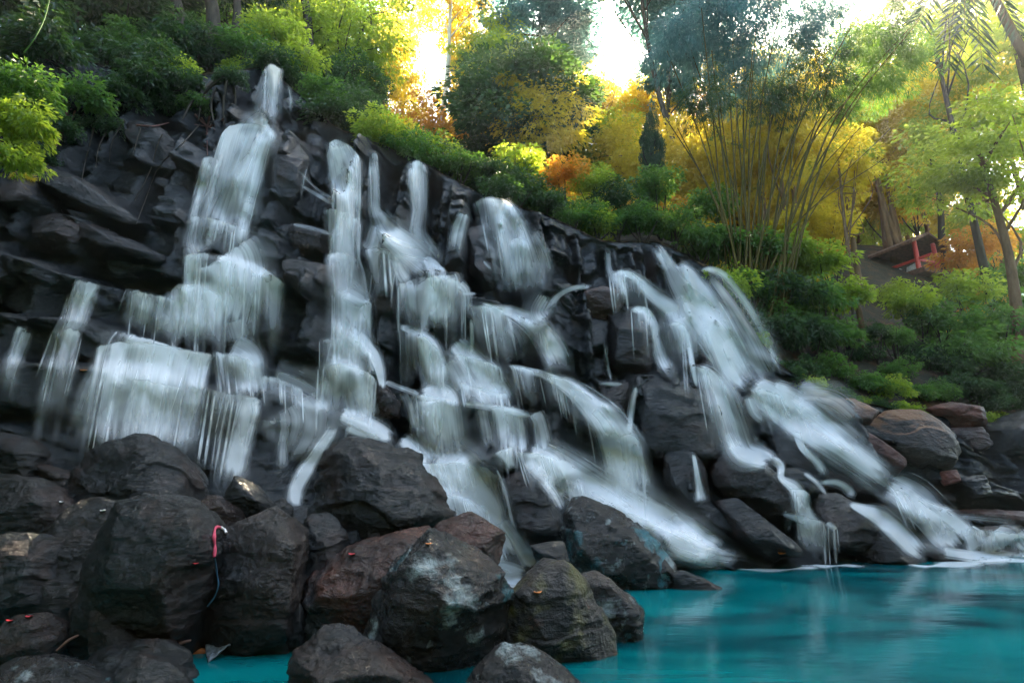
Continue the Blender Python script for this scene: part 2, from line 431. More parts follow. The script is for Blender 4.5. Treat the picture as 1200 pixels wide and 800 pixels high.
LIPS = [  # ledge edges as seen in the photograph: polyline, depth of the step in metres
    ([(-120, 262), (0, 294), (68, 321), (149, 339), (205, 350)], 0.7), ([(205, 300), (216, 300), (280, 312), (338, 338)], 0.6),
    ([(-100, 365), (0, 375), (101, 378), (132, 390), (219, 408), (270, 418), (345, 440)], 0.6),
    ([(-100, 415), (0, 425), (101, 434), (152, 442), (236, 454), (270, 462), (338, 469), (400, 486), (470, 520)], 0.5),
    ([(-60, 495), (60, 505), (160, 512), (250, 520)], 0.3),
    ([(150, 140), (206, 169), (250, 188)], 0.5), ([(40, 196), (111, 219), (165, 262)], 0.6), ([(-60, 240), (40, 252), (100, 262), (190, 300)], 0.5),
    ([(255, 150), (275, 147), (321, 148), (361, 184)], 0.7), ([(295, 92), (335, 90)], 0.5),
    ([(215, 255), (240, 258), (300, 275)], 0.3), ([(326, 268), (345, 262), (395, 276)], 0.5), ([(330, 300), (392, 314)], 0.35),
    ([(370, 165), (415, 172)], 0.5), ([(352, 216), (398, 246), (425, 262)], 0.4), ([(340, 322), (397, 346), (437, 358)], 0.55),
    ([(380, 380), (420, 398), (447, 432)], 0.5), ([(380, 428), (412, 432), (432, 450)], 0.4),
    ([(424, 292), (461, 299), (490, 305), (518, 315)], 0.5), ([(440, 262), (465, 282), (500, 298), (520, 318)], 0.3),
    ([(467, 334), (482, 335), (511, 327), (545, 334), (560, 345)], 0.6), ([(465, 255), (495, 262)], 0.4),
    ([(465, 381), (498, 398), (521, 414)], 0.5), ([(521, 412), (586, 429), (610, 440)], 0.35),
    ([(530, 250), (552, 252), (575, 240), (600, 240)], 0.5), ([(548, 278), (580, 300), (582, 330)], 0.3), ([(590, 278), (625, 285), (640, 300)], 0.3),
    ([(545, 350), (565, 358), (602, 368), (632, 384), (650, 410)], 0.7), ([(592, 425), (630, 435), (663, 449), (690, 470)], 0.7),
    ([(440, 440), (467, 452), (501, 466), (538, 473), (589, 479), (632, 488)], 0.6), ([(600, 462), (560, 455), (535, 448)], 0.3),
    ([(690, 478), (724, 476), (748, 520)], 0.4), ([(440, 500), (500, 545), (545, 545), (590, 530), (640, 535)], 0.7),
    ([(640, 345), (690, 336), (725, 335)], 0.5), ([(705, 318), (735, 318), (762, 336), (800, 372)], 0.5), ([(672, 372), (712, 370), (738, 362)], 0.3),
    ([(735, 362), (766, 372), (770, 400)], 0.5), ([(775, 378), (800, 382), (812, 420)], 0.5), ([(700, 450), (740, 448), (770, 440), (800, 450)], 0.6),
    ([(770, 430), (812, 432), (845, 445)], 0.5), ([(785, 318), (840, 360), (862, 430)], 0.5), ([(865, 452), (900, 450), (950, 490), (1000, 530)], 0.5),
    ([(850, 525), (905, 540), (960, 560), (1030, 600)], 0.5), ([(1010, 500), (1060, 540), (1120, 560), (1200, 580)], 0.5),
    ([(1030, 565), (1080, 590), (1130, 610), (1240, 615)], 0.4), ([(820, 590), (870, 600), (930, 640)], 0.4), ([(660, 560), (740, 600), (810, 640)], 0.4),
]
xs = np.arange(-16.5, 19.0, 0.055)
NV = 300
vv = np.linspace(0, 1, NV)
ZB = -0.9
XX = np.repeat(xs[:, None], NV, 1)
zt = ztop(xs)
ZZ = ZB + vv[None, :] * (zt[:, None] - ZB)
flat = np.stack([XX.ravel(), np.zeros(XX.size), ZZ.ravel()], 1)
# terraces
T = np.zeros_like(XX)
wob = 0.05 * fbm(flat * 1.3, 3, 5).reshape(XX.shape)
for pts, sw in LIPS:
    q = at_plane([p[0] for p in pts], [p[1] for p in pts])
    o_ = np.argsort(q[:, 0]); qx, qz = q[o_, 0], q[o_, 2]
    zl = np.interp(xs, qx, qz)
    wx = sstep((xs - qx[0] + .12) / .24) * sstep((qx[-1] + .12 - xs) / .24)
    rise = 0.05 + 0.30 * sw
    T += (sw * wx)[:, None] * np.clip((ZZ - zl[:, None] + wob + 0.02) / rise, 0, 1)
dzm = (zt - ZB) / (NV - 1)
Tb = blur(blur(T, 1.1 / 0.042, 1), 0.5 / 0.055, 0)
rimf = sstep((1 - vv) / .07)[None, :] * np.ones_like(XX)
Yc = PA + PB * XX + PK * ZZ + 1.35 * (T - Tb) * rimf
# jointed blocks of basalt, strata dipping to the right
wrp = np.stack([fbm(flat * 0.7, 3, 11), fbm(flat * 0.7, 3, 12)], 1)
uu = np.stack([(flat[:, 0]) / 1.6, (flat[:, 2] + 0.25 * flat[:, 0]) / 0.95], 1) + 0.35 * wrp
f1, f21, idv, rel = voronoi2(uu, 3)
idv2 = np.modf(idv * 7.13)[0]
blk = -0.42 * (idv - .5) + 0.28 * (idv2 - .5) * rel[:, 0] + 0.25 * (rel[:, 1])
blk += 0.10 * np.exp(-(f21 / 0.07) ** 2)
uu2 = uu * 2.7 + 4.1 + 0.2 * wrp
g1, g21, gid, grel = voronoi2(uu2, 9)
blk += -0.07 * (gid - .5) + 0.05 * grel[:, 1] + 0.035 * np.exp(-(g21 / 0.1) ** 2)
rough = 0.055 * fbm(np.stack([flat[:, 0] * 1.5, flat[:, 1], flat[:, 2] * 2.6 + .5 * flat[:, 0]], 1), 5, 21, ridged=True) + 0.035 * fbm(flat * 6, 4, 31)
Yc = Yc + (blk - rough).reshape(XX.shape) * (.25 + .75 * rimf)
Vc = np.stack([XX.ravel(), Yc.ravel(), ZZ.ravel()], 1)
Vc[:, 2] += 0.03 * fbm(Vc * 3.0, 3, 41); Vc[:, 0] += 0.03 * fbm(Vc * 3.0, 3, 42)
nX = len(xs)
I = np.arange(nX * NV).reshape(nX, NV)
Fc = np.stack([I[:-1, :-1], I[1:, :-1], I[1:, 1:], I[:-1, 1:]], -1).reshape(-1, 4)
cliff = tag(mesh_np('cliff', Vc, Fc, M['cliff']), kind='structure')
ctop = Vc.reshape(nX, NV, 3)[:, -1]

M['sky_block_dark'] = plain('sky_block_surface', (0.012, 0.022, 0.007), 0.9, 0.6, 1.5)  # dark colour for the unseen bank that blocks the sky
# ------------------------------------------------------------------ wooded slope behind the cliff
def hslope(X): return np.interp(X, [-16, -4, 2, 7, 11, 30], [0.62, 0.52, 0.52, 0.64, 0.82, 0.82])
ts = np.concatenate([np.linspace(0, 3, 20), np.linspace(3.3, 70, 100)])
hx = xs[::4]; ht = ctop[::4]
HX = hx[:, None] + ts[None, :] * (hx[:, None] * 0.035)          # widens with distance
HY = ht[:, 1][:, None] - 0.05 + ts[None, :]
tt = ts[None, :]
HZ = ht[:, 2][:, None] + hslope(hx)[:, None] * np.minimum(tt, 14 + .5 * (tt - 14).clip(0)) * sstep(tt / 2.0 + .15)
hp = np.stack([HX.ravel(), HY.ravel(), HZ.ravel()], 1)
HZ = HZ + (0.5 * fbm(hp * 0.25, 4, 51)).reshape(HZ.shape) * sstep(tt / 2.5)
Vh = np.stack([HX.ravel(), HY.ravel(), HZ.ravel()], 1)
I = np.arange(len(hx) * len(ts)).reshape(len(hx), len(ts))
Fh = np.stack([I[:-1, :-1], I[1:, :-1], I[1:, 1:], I[:-1, 1:]], -1).reshape(-1, 4)
hill = tag(mesh_np('hillside', Vh, Fh, M['soil']), kind='structure')
hill_bvh = BVHTree.FromPolygons([tuple(v) for v in Vh], [tuple(f) for f in Fh])
def ground(x, y):
    h = hill_bvh.ray_cast(Vector((x, y, 200)), Vector((0, 0, -1)))
    return h[0].z if h[0] else None

# unseen far side of the gorge, added and shaped to block low sky light
an = np.radians(np.linspace(140, 394, 110)); rr = np.concatenate([np.linspace(0, 1, 40)])
GA, GR = np.meshgrid(an, rr, indexing='ij')
gq = np.stack([np.cos(GA).ravel() * 3, np.sin(GA).ravel() * 3, GR.ravel() * 3], 1)
rad0 = np.interp(np.degrees(GA), [118, 150, 180, 270, 360, 390, 422], [24, 17, 14, 13, 22, 24, 27])
RD = rad0 - 2 + GR * (7 + 5 * np.cos(GA)) + 1.2 * fbm(gq, 4, 55).reshape(GA.shape)
GZ = -1.0 + 23 * GR ** .8 + .8 * fbm(gq * 2, 4, 56).reshape(GA.shape)
I = np.arange(GA.size).reshape(GA.shape)
tag(mesh_np('sky_block_bank', np.stack([(RD * np.cos(GA)).ravel(), (RD * np.sin(GA)).ravel(), GZ.ravel()], 1),
            np.stack([I[:-1, :-1], I[1:, :-1], I[1:, 1:], I[:-1, 1:]], -1).reshape(-1, 4), M['sky_block_dark']), kind='structure')

# flat ground under everything, and the pool
g = np.array([[-130, -130, -1.2], [130, -130, -1.2], [130, 130, -1.2], [-130, 130, -1.2]], float)
tag(mesh_np('ground', g, np.array([[0, 1, 2, 3]]), M['soil'], smooth=False), kind='structure')
g = np.array([[-40, -40, 0], [45, -40, 0], [45, 18, 0], [-40, 18, 0]], float)
tag(mesh_np('pool_water', g, np.array([[0, 1, 2, 3]]), M['water'], smooth=False), kind='structure')

# ------------------------------------------------------------------ rocks
_ico = {}
def ico(n):
    if n not in _ico:
        bm = bmesh.new(); bmesh.ops.create_icosphere(bm, subdivisions=n, radius=1)
        _ico[n] = (np.array([v.co[:] for v in bm.verts]), np.array([[v.index for v in f.verts] for f in bm.faces])); bm.free()
    return _ico[n]

def unit_(v): return v / (np.linalg.norm(v, axis=-1, keepdims=True) + 1e-9)
_rs = [0]
rock_geo = []
def rock(outline, Y, label, mat='rock', thick=0.75, facets=None, det=6, p=90, rough=1.0, name='boulder', cat='boulder', group=None, foot=.45):
    """faceted boulder: the outline at its own distance, real depth in front and behind, worn edges"""
    _rs[0] += 1; rs = np.random.RandomState(_rs[0])
    O = np.array(outline, float)
    ring = at(O[:, 0], O[:, 1], Y)
    c = ring.mean(0)
    R = 0.5 * (np.ptp(ring[:, 0]) * np.ptp(ring[:, 2])) ** 0.5
    ring[:, 1] += rs.uniform(-.15, .15, len(ring)) * R
    pts = [ring]
    # front ring (smaller, towards the viewer) and back ring
    fr = c + (ring - c) * rs.uniform(.55, .72, (len(ring), 1)); fr[:, 1] = c[1] - thick * R * rs.uniform(.6, .95, len(ring))
    # tops lean back: points above the centre come less far forward
    up = (fr[:, 2] - c[2]) / (R + 1e-6)
    fr[:, 1] += np.clip(up, -0.3, 1) * thick * R * 0.55
    bk = c + (ring - c) * rs.uniform(.6, .9, (len(ring), 1)); bk[:, 1] = c[1] + thick * R * rs.uniform(.6, 1.0, len(ring))
    if facets is None: pts += [fr[rs.permutation(len(fr))[:max(4, int(len(fr) * .6))]]]
    else:
        pts += [np.array([at(fx, fy, Y - dy * R) for fx, fy, dy in facets])]
    pts += [bk]
    if foot:                                     # carried on below the water or the stones in front
        lo_ = ring[ring[:, 2] < c[2] + .2 * R] - np.array([0, 0, foot * R]); lo_[:, 1] += .1 * R
        pts += [lo_, lo_ + np.array([0, .5 * R, 0]), lo_ * np.array([1, 1, 1]) + np.array([0, -.25 * R, 0])]
    P = np.vstack(pts)
    bm = bmesh.new()
    for q in P: bm.verts.new(q)
    r_ = bmesh.ops.convex_hull(bm, input=bm.verts)
    bmesh.ops.dissolve_limit(bm, angle_limit=math.radians(9), verts=bm.verts, edges=bm.edges)
    bm.normal_update()
    cc = np.array(sum((v.co for v in bm.verts if v.link_faces), Vector()) / max(1, len([v for v in bm.verts if v.link_faces])))
    Nn = []; H = []
    for f in bm.faces:
        n = np.array(f.normal); h = n @ (np.array(f.calc_center_median()) - cc)
        if h < 0: n, h = -n, -h
        if h > 1e-4: Nn.append(n); H.append(max(h, .08 * R))
    bm.free()
    Nn = np.array(Nn); H = np.array(H)
    sup = (ring - cc)
    for d_ in unit_(rs.normal(size=(9, 3)) + np.array([0, -.5, .25])):        # broken corners
        h_ = max((sup @ d_).max(), ((P - cc) @ d_).max()) * rs.uniform(.84, .95)
        if h_ > .15 * R: Nn = np.vstack([Nn, d_]); H = np.append(H, h_)
    D, Fa = ico(det + 1 if det == 6 and Y < 7.6 else det)
    q = np.clip(D @ Nn.T / H[None, :], 0, None)
    r = (q ** p).sum(1) ** (-1.0 / p) * 1.015
    V = cc + D * r[:, None]
    s = 1.0 / max(R, .15)
    off = np.array([_rs[0] * 3.7, 0, 0])
    nz = 0.022 * fbm(V * s * 1.6 + off, 4, 61) + 0.022 * fbm(V * s * 4.2 + off, 5, 66, ridged=True)
    # chipped layers
    lay = vnoise(np.stack([V[:, 0] * .8, V[:, 1] * .8, V[:, 2] * 5 * s + 2.0 * fbm(V * s + off, 2, 67)], 1) + off, 71)
    nz += 0.025 * np.sign(lay) * np.minimum(1, np.abs(lay) * 6)
    V = V + D * (rough * R * nz)[:, None] + D * (0.012 * fbm(V * 11 + off, 4, 72, ridged=True))[:, None]
    base = np.array([cc[0], cc[1], V[:, 2].min()])
    o = mesh_np(name, V - base, Fa, M[mat], loc=base)
    tag(o, label, cat, group)
    rock_geo.append((V, Fa))
    return o

# --- rocks of the falls (each at the depth of the cliff there)
def bvh_of(lst):
    V, Fq = [], []
    off = 0
    for v, f in lst:
        V.extend(map(tuple, v)); Fq.extend([tuple(int(i) + off for i in q) for q in f]); off += len(v)
    return BVHTree.FromPolygons(V, Fq)
cliff_bvh = bvh_of([(Vc, Fc)])
def hit(bv, px, py):
    d = Vector(ray(px, py)); h = bv.ray_cast(Vector(CAM), d)
    return h[0]
def crock(outline, label, mat='rock', push=0.0, **k):
    O = np.array(outline, float); c = O.mean(0)
    ys = [h.y for h in (hit(cliff_bvh, *(c + (q - c) * .7)) for q in O) if h]
    Y = np.median(ys) if ys else at_plane(*c)[1]
    k.setdefault('det', 5); k.setdefault('thick', 0.8); k.setdefault('foot', 0); k.setdefault('name', 'rock_block'); k.setdefault('cat', 'rock')
    return rock(outline, Y + push, label, mat, **k)

crock([(44, 196), (75, 200), (111, 219), (166, 260), (150, 266), (100, 252), (58, 226)], 'long wet slab pointing right below the dark hanging roots at left')
crock([(-10, 205), (30, 200), (60, 228), (70, 250), (40, 262), (-10, 250)], 'craggy dark rock at the left edge under the bright leafy shrub')
crock([(35, 255), (70, 248), (96, 262), (92, 290), (50, 292)], 'squarish rock with a pale top between two slabs at upper left')
crock([(95, 258), (130, 270), (192, 298), (186, 308), (120, 306), (92, 292)], 'dark wedge slab tapering right, just above the wide reddish ledge')
crock([(155, 140), (180, 144), (206, 165), (200, 205), (165, 195), (150, 165)], 'dark upright block left of the highest basin, below the roots')
crock([(182, 205), (205, 215), (208, 232), (185, 222)], 'small pale-faced rock wedge left of the tallest falls')
crock([(316, 158), (342, 158), (362, 184), (358, 225), (332, 262), (310, 250), (308, 195)], 'big dark block with a glossy slanted top, right of the highest basin', facets=[(322, 172, .55), (350, 192, .6), (345, 225, .6), (320, 235, .6)])
crock([(326, 272), (345, 262), (396, 277), (394, 308), (334, 304)], 'dark slant-topped block with a white water line along its upper edge')
crock([(330, 303), (388, 312), (394, 343), (360, 347), (334, 328)], 'rough grey rock left of the second falls, below the slant-topped block')
crock([(360, 155), (378, 160), (380, 190), (362, 200), (352, 182)], 'small rough rock beside the head of the second falls')
crock([(303, 380), (320, 377), (340, 385), (338, 394), (308, 394)], 'low rounded stone on the ledge right of the wide white falls')
crock([(430, 438), (446, 445), (468, 470), (470, 490), (440, 492), (432, 465)], 'glossy egg-shaped rock standing between two white cascades', 'brown', facets=[(440, 455, .6), (458, 465, .7), (455, 482, .7)])
crock([(436, 352), (448, 308), (462, 300), (470, 330), (468, 378), (440, 378)], 'dark smooth block hung with faint water threads in the middle of the falls')
crock([(545, 268), (572, 262), (580, 290), (562, 312), (548, 300)], 'dark rock left of the head of the twin falls')
crock([(552, 285), (585, 300), (588, 330), (570, 345), (550, 318)], 'jagged dark rock left of the twin falls')
crock([(560, 345), (600, 372), (604, 418), (590, 428), (565, 412), (548, 380)], 'dark block under the fan-shaped falls in the middle')
crock([(596, 428), (612, 430), (645, 448), (650, 470), (625, 482), (606, 470)], 'dark rock under the lip of the biggest curved falls')
crock([(672, 345), (708, 334), (735, 345), (722, 372), (678, 374)], 'reddish brown rock at the top of the rock pile between the falls', 'red_rock')
crock([(670, 374), (712, 372), (712, 410), (680, 422), (668, 400)], 'cracked dark rock left of the tall pillar rock')
crock([(712, 366), (742, 360), (764, 376), (770, 420), (762, 440), (735, 446), (714, 438), (708, 400)], 'tall dark pillar rock in the middle of the rock pile', facets=[(725, 385, .7), (755, 390, .7), (750, 425, .75), (722, 425, .7)])
crock([(672, 418), (706, 420), (712, 442), (690, 452), (672, 440)], 'ledge-like grey rock below the cracked rock')
crock([(700, 452), (735, 447), (745, 455), (740, 500), (715, 495), (702, 470)], 'dark rock with a thin white water thread at its right side')
crock([(744, 452), (768, 440), (806, 448), (842, 478), (852, 520), (846, 548), (800, 536), (758, 542), (745, 505)], 'broad black rock with a flat top beside the right falls', facets=[(750, 458, .5), (785, 455, .55), (788, 530, .8), (752, 525, .5), (835, 500, .5), (835, 535, .55)])
crock([(812, 385), (835, 370), (845, 390), (843, 425), (854, 442), (845, 455), (820, 440), (812, 410)], 'brown block under the mist of the right falls', 'brown')
crock([(843, 440), (856, 450), (872, 475), (895, 500), (880, 520), (860, 492), (846, 465)], 'narrow dark ridge rock between two right-hand streams')
crock([(892, 520), (905, 505), (930, 503), (985, 515), (1020, 538), (1026, 560), (1022, 582), (985, 582), (930, 572), (898, 545)], 'broad flat-topped black block at the foot of the right falls', push=-.2, facets=[(915, 520, .3), (975, 525, .55), (1015, 545, .5), (1010, 575, .6), (930, 562, .6)])
crock([(778, 530), (800, 520), (824, 540), (822, 575), (835, 600), (800, 600), (780, 570)], 'dark wet rock beside a tiny waterfall near the pool')
crock([(828, 540), (860, 525), (905, 548), (938, 580), (930, 612), (880, 605), (838, 572)], 'long black rock sloping down to the pool at right', push=-.25)
crock([(838, 585), (868, 585), (905, 612), (945, 650), (905, 658), (860, 632)], 'striated black rock slab at the edge of the pool', push=-.3)
crock([(912, 553), (930, 547), (955, 563), (962, 582), (940, 580)], 'small rounded rock with water parting around it', push=-.3)
crock([(946, 580), (975, 574), (1026, 602), (1038, 628), (1005, 652), (965, 645), (946, 612)], 'dark shelf rock right of the small double cascade', push=-.3)
crock([(1003, 622), (1028, 614), (1060, 630), (1092, 662), (1050, 667), (1008, 662)], 'pitted grey-black rock dipping its point into the pool', push=-.5, rough=1.3, det=6)
crock([(1066, 632), (1095, 638), (1142, 659), (1100, 664), (1070, 650)], 'flat black rock lying at the pool edge under the right cascade', push=-.3)
crock([(1018, 575), (1050, 585), (1085, 610), (1080, 622), (1040, 606)], 'dark rock bar between the two lowest right cascades', push=-.15)
crock([(925, 452), (945, 446), (965, 460), (962, 478), (940, 480)], 'round knob of rock half veiled by spray', 'brown')
crock([(1010, 500), (1040, 482), (1085, 480), (1112, 505), (1128, 530), (1112, 552), (1065, 548), (1028, 522)], 'large brown boulder with orange leaf litter on its top', 'litter_rock', push=-.4, det=6)
crock([(945, 465), (1000, 468), (1030, 482), (1015, 500), (975, 496)], 'flat brown rock at the foot of the green bank', 'litter_rock', push=-.1)
crock([(975, 497), (1012, 502), (1060, 545), (1050, 560), (1010, 540)], 'sloping dark brown rock face beside the misty chute', 'red_rock')
crock([(1088, 478), (1110, 470), (1150, 475), (1155, 500), (1120, 505)], 'reddish rock under the right-hand bush', 'red_rock', push=-.1)
crock([(1108, 502), (1150, 500), (1158, 525), (1130, 535)], 'grey-brown rock below the reddish rock at right', 'red_rock', push=-.1)
crock([(1102, 552), (1122, 550), (1126, 564), (1105, 570)], 'small pinkish stone among the right-hand rocks', 'red_rock', push=-.3)
crock([(1125, 560), (1155, 555), (1162, 580), (1135, 585)], 'bluish grey rounded stone near the stone steps', push=-.3)
crock([(1060, 560), (1100, 568), (1120, 590), (1085, 592)], 'flat dark rock above the lowest right cascade', push=-.1)
crock([(1110, 598), (1150, 595), (1205, 600), (1215, 614), (1150, 618)], 'long flat brown slab above the little spill at far right', 'red_rock', push=-.3)
crock([(1140, 618), (1190, 616), (1196, 630), (1150, 632)], 'thin dark slab between two spills at far right', push=-.5)
crock([(1150, 500), (1230, 470), (1240, 530), (1160, 540)], 'dark rock added for the shaded opening under the overhanging bush at far right', push=.2)  # dark block stands in for a shaded void under the bush
crock([(588, 560), (600, 552), (625, 550), (650, 590), (670, 632), (652, 645), (612, 642), (596, 612)], 'pitted wet rock splitting the lower cascade in two', rough=1.4, push=-.45, det=6, name='boulder', cat='boulder')
crock([(775, 625), (800, 620), (830, 645), (822, 662), (785, 660)], 'small dark rock in front of the long slide', push=-.7)

falls_bvh = bvh_of([(Vc, Fc)] + rock_geo)

# --- boulders in the foreground
rock([(72, 576), (106, 530), (150, 507), (190, 512), (215, 540), (238, 572), (226, 592), (150, 602), (84, 594)], 7.4, 'dark peaked boulder on top of the left pile, in front of the misty falls', facets=[(110, 545, .35), (165, 525, .4), (150, 570, .8), (205, 560, .6), (100, 588, .7), (200, 590, .8)])
rock([(-40, 520), (0, 508), (30, 512), (48, 528), (42, 555), (0, 562), (-40, 560)], 7.8, 'grey-topped boulder at the left edge below the falls')
rock([(-40, 565), (0, 553), (50, 560), (84, 590), (62, 616), (0, 627), (-40, 625)], 6.8, 'wide striped grey boulder at the left edge')
rock([(-50, 632), (0, 626), (45, 624), (74, 632), (74, 690), (40, 718), (-50, 722)], 6.0, 'black square boulder at the left edge, in deep shade')
rock([(62, 612), (90, 585), (132, 582), (150, 602), (120, 720), (100, 770), (60, 760), (66, 690)], 6.25, 'brown-topped dark boulder left of the big rounded one')
rock([(106, 640), (140, 592), (180, 579), (225, 584), (258, 614), (264, 655), (242, 710), (200, 752), (120, 760), (100, 700)], 5.7, 'big rounded boulder with a scaly silver face, centre of the left pile', 'rock', facets=[(142, 600, .45), (215, 592, .45), (222, 625, .8), (130, 660, .8), (210, 690, .95), (140, 690, .9), (250, 650, .5), (200, 745, .7)], rough=1.15)
rock([(240, 640), (282, 602), (322, 590), (354, 620), (360, 642), (350, 690), (340, 745), (262, 752), (236, 705)], 5.9, 'tall dark boulder with a bright triangular facet at its top', facets=[(285, 610, .4), (345, 632, .6), (322, 660, .9), (268, 640, .6), (260, 735, .7), (335, 735, .7)])
rock([(230, 592), (246, 577), (288, 598), (274, 618), (238, 612)], 6.9, 'small reddish-brown boulder wedged behind the big rounded one', 'brown', det=5)
rock([(263, 586), (276, 555), (300, 568), (318, 590), (290, 600)], 7.0, 'light grey triangular stone standing in the spray', det=5)
rock([(316, 592), (330, 582), (343, 594), (341, 612), (322, 610)], 6.7, 'small black stone beside the bright foam at left', det=5)
rock([(348, 622), (362, 602), (386, 598), (404, 618), (410, 640), (396, 700), (352, 720), (344, 660)], 6.3, 'dark knobbly boulder right of the triangular-faceted one')
rock([(404, 625), (418, 620), (424, 634), (412, 642)], 6.45, 'tiny round stone at the foot of the huge pitted boulder', det=4)
rock([(426, 612), (440, 604), (454, 616), (452, 632), (430, 634)], 6.5, 'small pointed stone leaning on the huge pitted boulder', det=5)
rock([(368, 592), (384, 520), (400, 498), (442, 518), (492, 534), (530, 598), (522, 622), (470, 645), (400, 642), (370, 615)], 7.1, 'huge pitted black boulder against the white cascade', facets=[(400, 515, .3), (440, 540, .6), (485, 550, .5), (515, 600, .6), (450, 610, 1.0), (395, 600, .7), (405, 560, .6)], rough=1.3)
rock([(342, 725), (368, 672), (410, 636), (505, 612), (525, 640), (480, 700), (440, 745), (360, 762)], 6.1, 'brown sloping boulder behind the big peaked front one', 'brown', facets=[(415, 640, .4), (495, 625, .4), (430, 700, .9), (370, 700, .7), (470, 680, .7)])
rock([(506, 612), (546, 597), (590, 622), (582, 647), (545, 650), (515, 640)], 6.5, 'flat brown slab on top of the central boulders', 'brown', det=5)
rock([(426, 742), (440, 700), (470, 650), (510, 612), (560, 640), (586, 668), (600, 692), (584, 725), (545, 765), (480, 778), (434, 768)], 5.5, 'big peaked boulder with white lichen ridge, centre front', 'lichen', facets=[(505, 625, .4), (470, 665, .6), (500, 660, .8), (545, 665, .7), (530, 700, .95), (570, 700, .7), (450, 740, .7), (500, 755, .8)], rough=1.15)
rock([(334, 792), (350, 760), (380, 735), (410, 734), (462, 765), (515, 802), (480, 850), (345, 850)], 4.85, 'reddish brown boulder at the bottom edge, left of centre', 'brown', facets=[(350, 772, .5), (385, 745, .4), (410, 745, .4), (455, 785, .7), (380, 800, .9)])
rock([(546, 802), (560, 770), (586, 754), (622, 758), (662, 782), (690, 810), (660, 850), (555, 850)], 4.75, 'pale-topped boulder with a blue stain at the bottom edge', 'lichen')
rock([(578, 722), (600, 690), (640, 654), (665, 654), (692, 690), (718, 742), (714, 764), (640, 772), (588, 758)], 5.7, 'moss-streaked boulder at the edge of the turquoise pool', 'moss', facets=[(640, 665, .3), (662, 662, .3), (615, 700, .7), (660, 700, .6), (640, 750, .8), (705, 750, .4)])
rock([(668, 672), (700, 668), (730, 690), (754, 715), (749, 742), (722, 748), (690, 710)], 6.2, 'low striped boulder right behind the mossy one', 'lichen', det=5)
rock([(656, 600), (663, 581), (690, 579), (730, 600), (772, 636), (792, 662), (772, 678), (680, 678), (664, 645)], 9.0, 'teal and rust boulder at the foot of the cascade', 'lichen', facets=[(668, 590, .3), (690, 588, .3), (680, 640, .7), (735, 630, .5), (770, 662, .4), (710, 668, .7)])
rock([(784, 672), (800, 667), (846, 688), (840, 696), (795, 694)], 8.8, 'small flat black rock lying alone in the pool', det=5, thick=.5)
rock([(-20, 800), (0, 775), (40, 767), (92, 775), (146, 802), (120, 850), (-20, 850)], 4.8, 'bluish flat boulder in the bottom left corner', 'lichen')
rock([(94, 776), (130, 752), (190, 751), (223, 766), (228, 805), (160, 820), (108, 810)], 5.05, 'grey oval boulder at the bottom, left of the little inlet')
rock([(136, 795), (165, 765), (196, 776), (230, 808), (195, 840), (136, 840)], 4.6, 'smooth dark slab leaning on the grey oval boulder', det=5)
rock([(-20, 745), (20, 720), (50, 717), (76, 735), (66, 764), (35, 772), (-20, 775)], 5.4, 'brown round boulder with pink petals near the left bottom', 'brown', det=5)
rock([(102, 716), (120, 711), (147, 735), (168, 748), (140, 766), (108, 765)], 5.3, 'dark bluish jagged rock under the big rounded boulder', det=5)
rock([(338, 715), (350, 705), (358, 720), (356, 752), (340, 752)], 5.75, 'thin upright wet rock beside the little inlet', det=5)
rock([(40, 540), (60, 548), (90, 556), (96, 572), (60, 572)], 7.9, 'low flat stone between the left boulders and the falls', det=5)
rock([(735, 655), (775, 650), (790, 668), (750, 676)], 8.9, 'low dark stone awash right of the teal and rust boulder', det=5)
rock([(620, 640), (660, 632), (668, 660), (640, 668)], 7.4, 'dark wet stone in the foam behind the mossy boulder', det=5)

# rubble bank under the boulders, rising to the left and back
bx = np.linspace(-9, 1.6, 150); by = np.linspace(3.2, 9.5, 90)
BX, BY = np.meshgrid(bx, by, indexing='ij')
q = np.stack([BX.ravel(), BY.ravel(), np.zeros(BX.size)], 1)
edge = 0.45 * fbm(q * 0.9, 3, 81).reshape(BX.shape)
BZ = -0.55 + sstep((-(BX + 1.7) + edge + .25 * (BY - 5.2)) / 2.0) * np.clip((BY - 5.3) * .55, 0, 1.7) + 0.12 * fbm(q * 3, 4, 82).reshape(BX.shape)
BZ = np.where((BX > -2.75) & (BX < -.9) & (BY < 5.9), np.minimum(BZ, -.3 + .05 * edge), BZ)
I = np.arange(BX.size).reshape(BX.shape)
Fb = np.stack([I[:-1, :-1], I[1:, :-1], I[1:, 1:], I[:-1, 1:]], -1).reshape(-1, 4)
tag(mesh_np('rubble_bank', np.stack([BX.ravel(), BY.ravel(), BZ.ravel()], 1), Fb, M['cliff']), kind='structure')

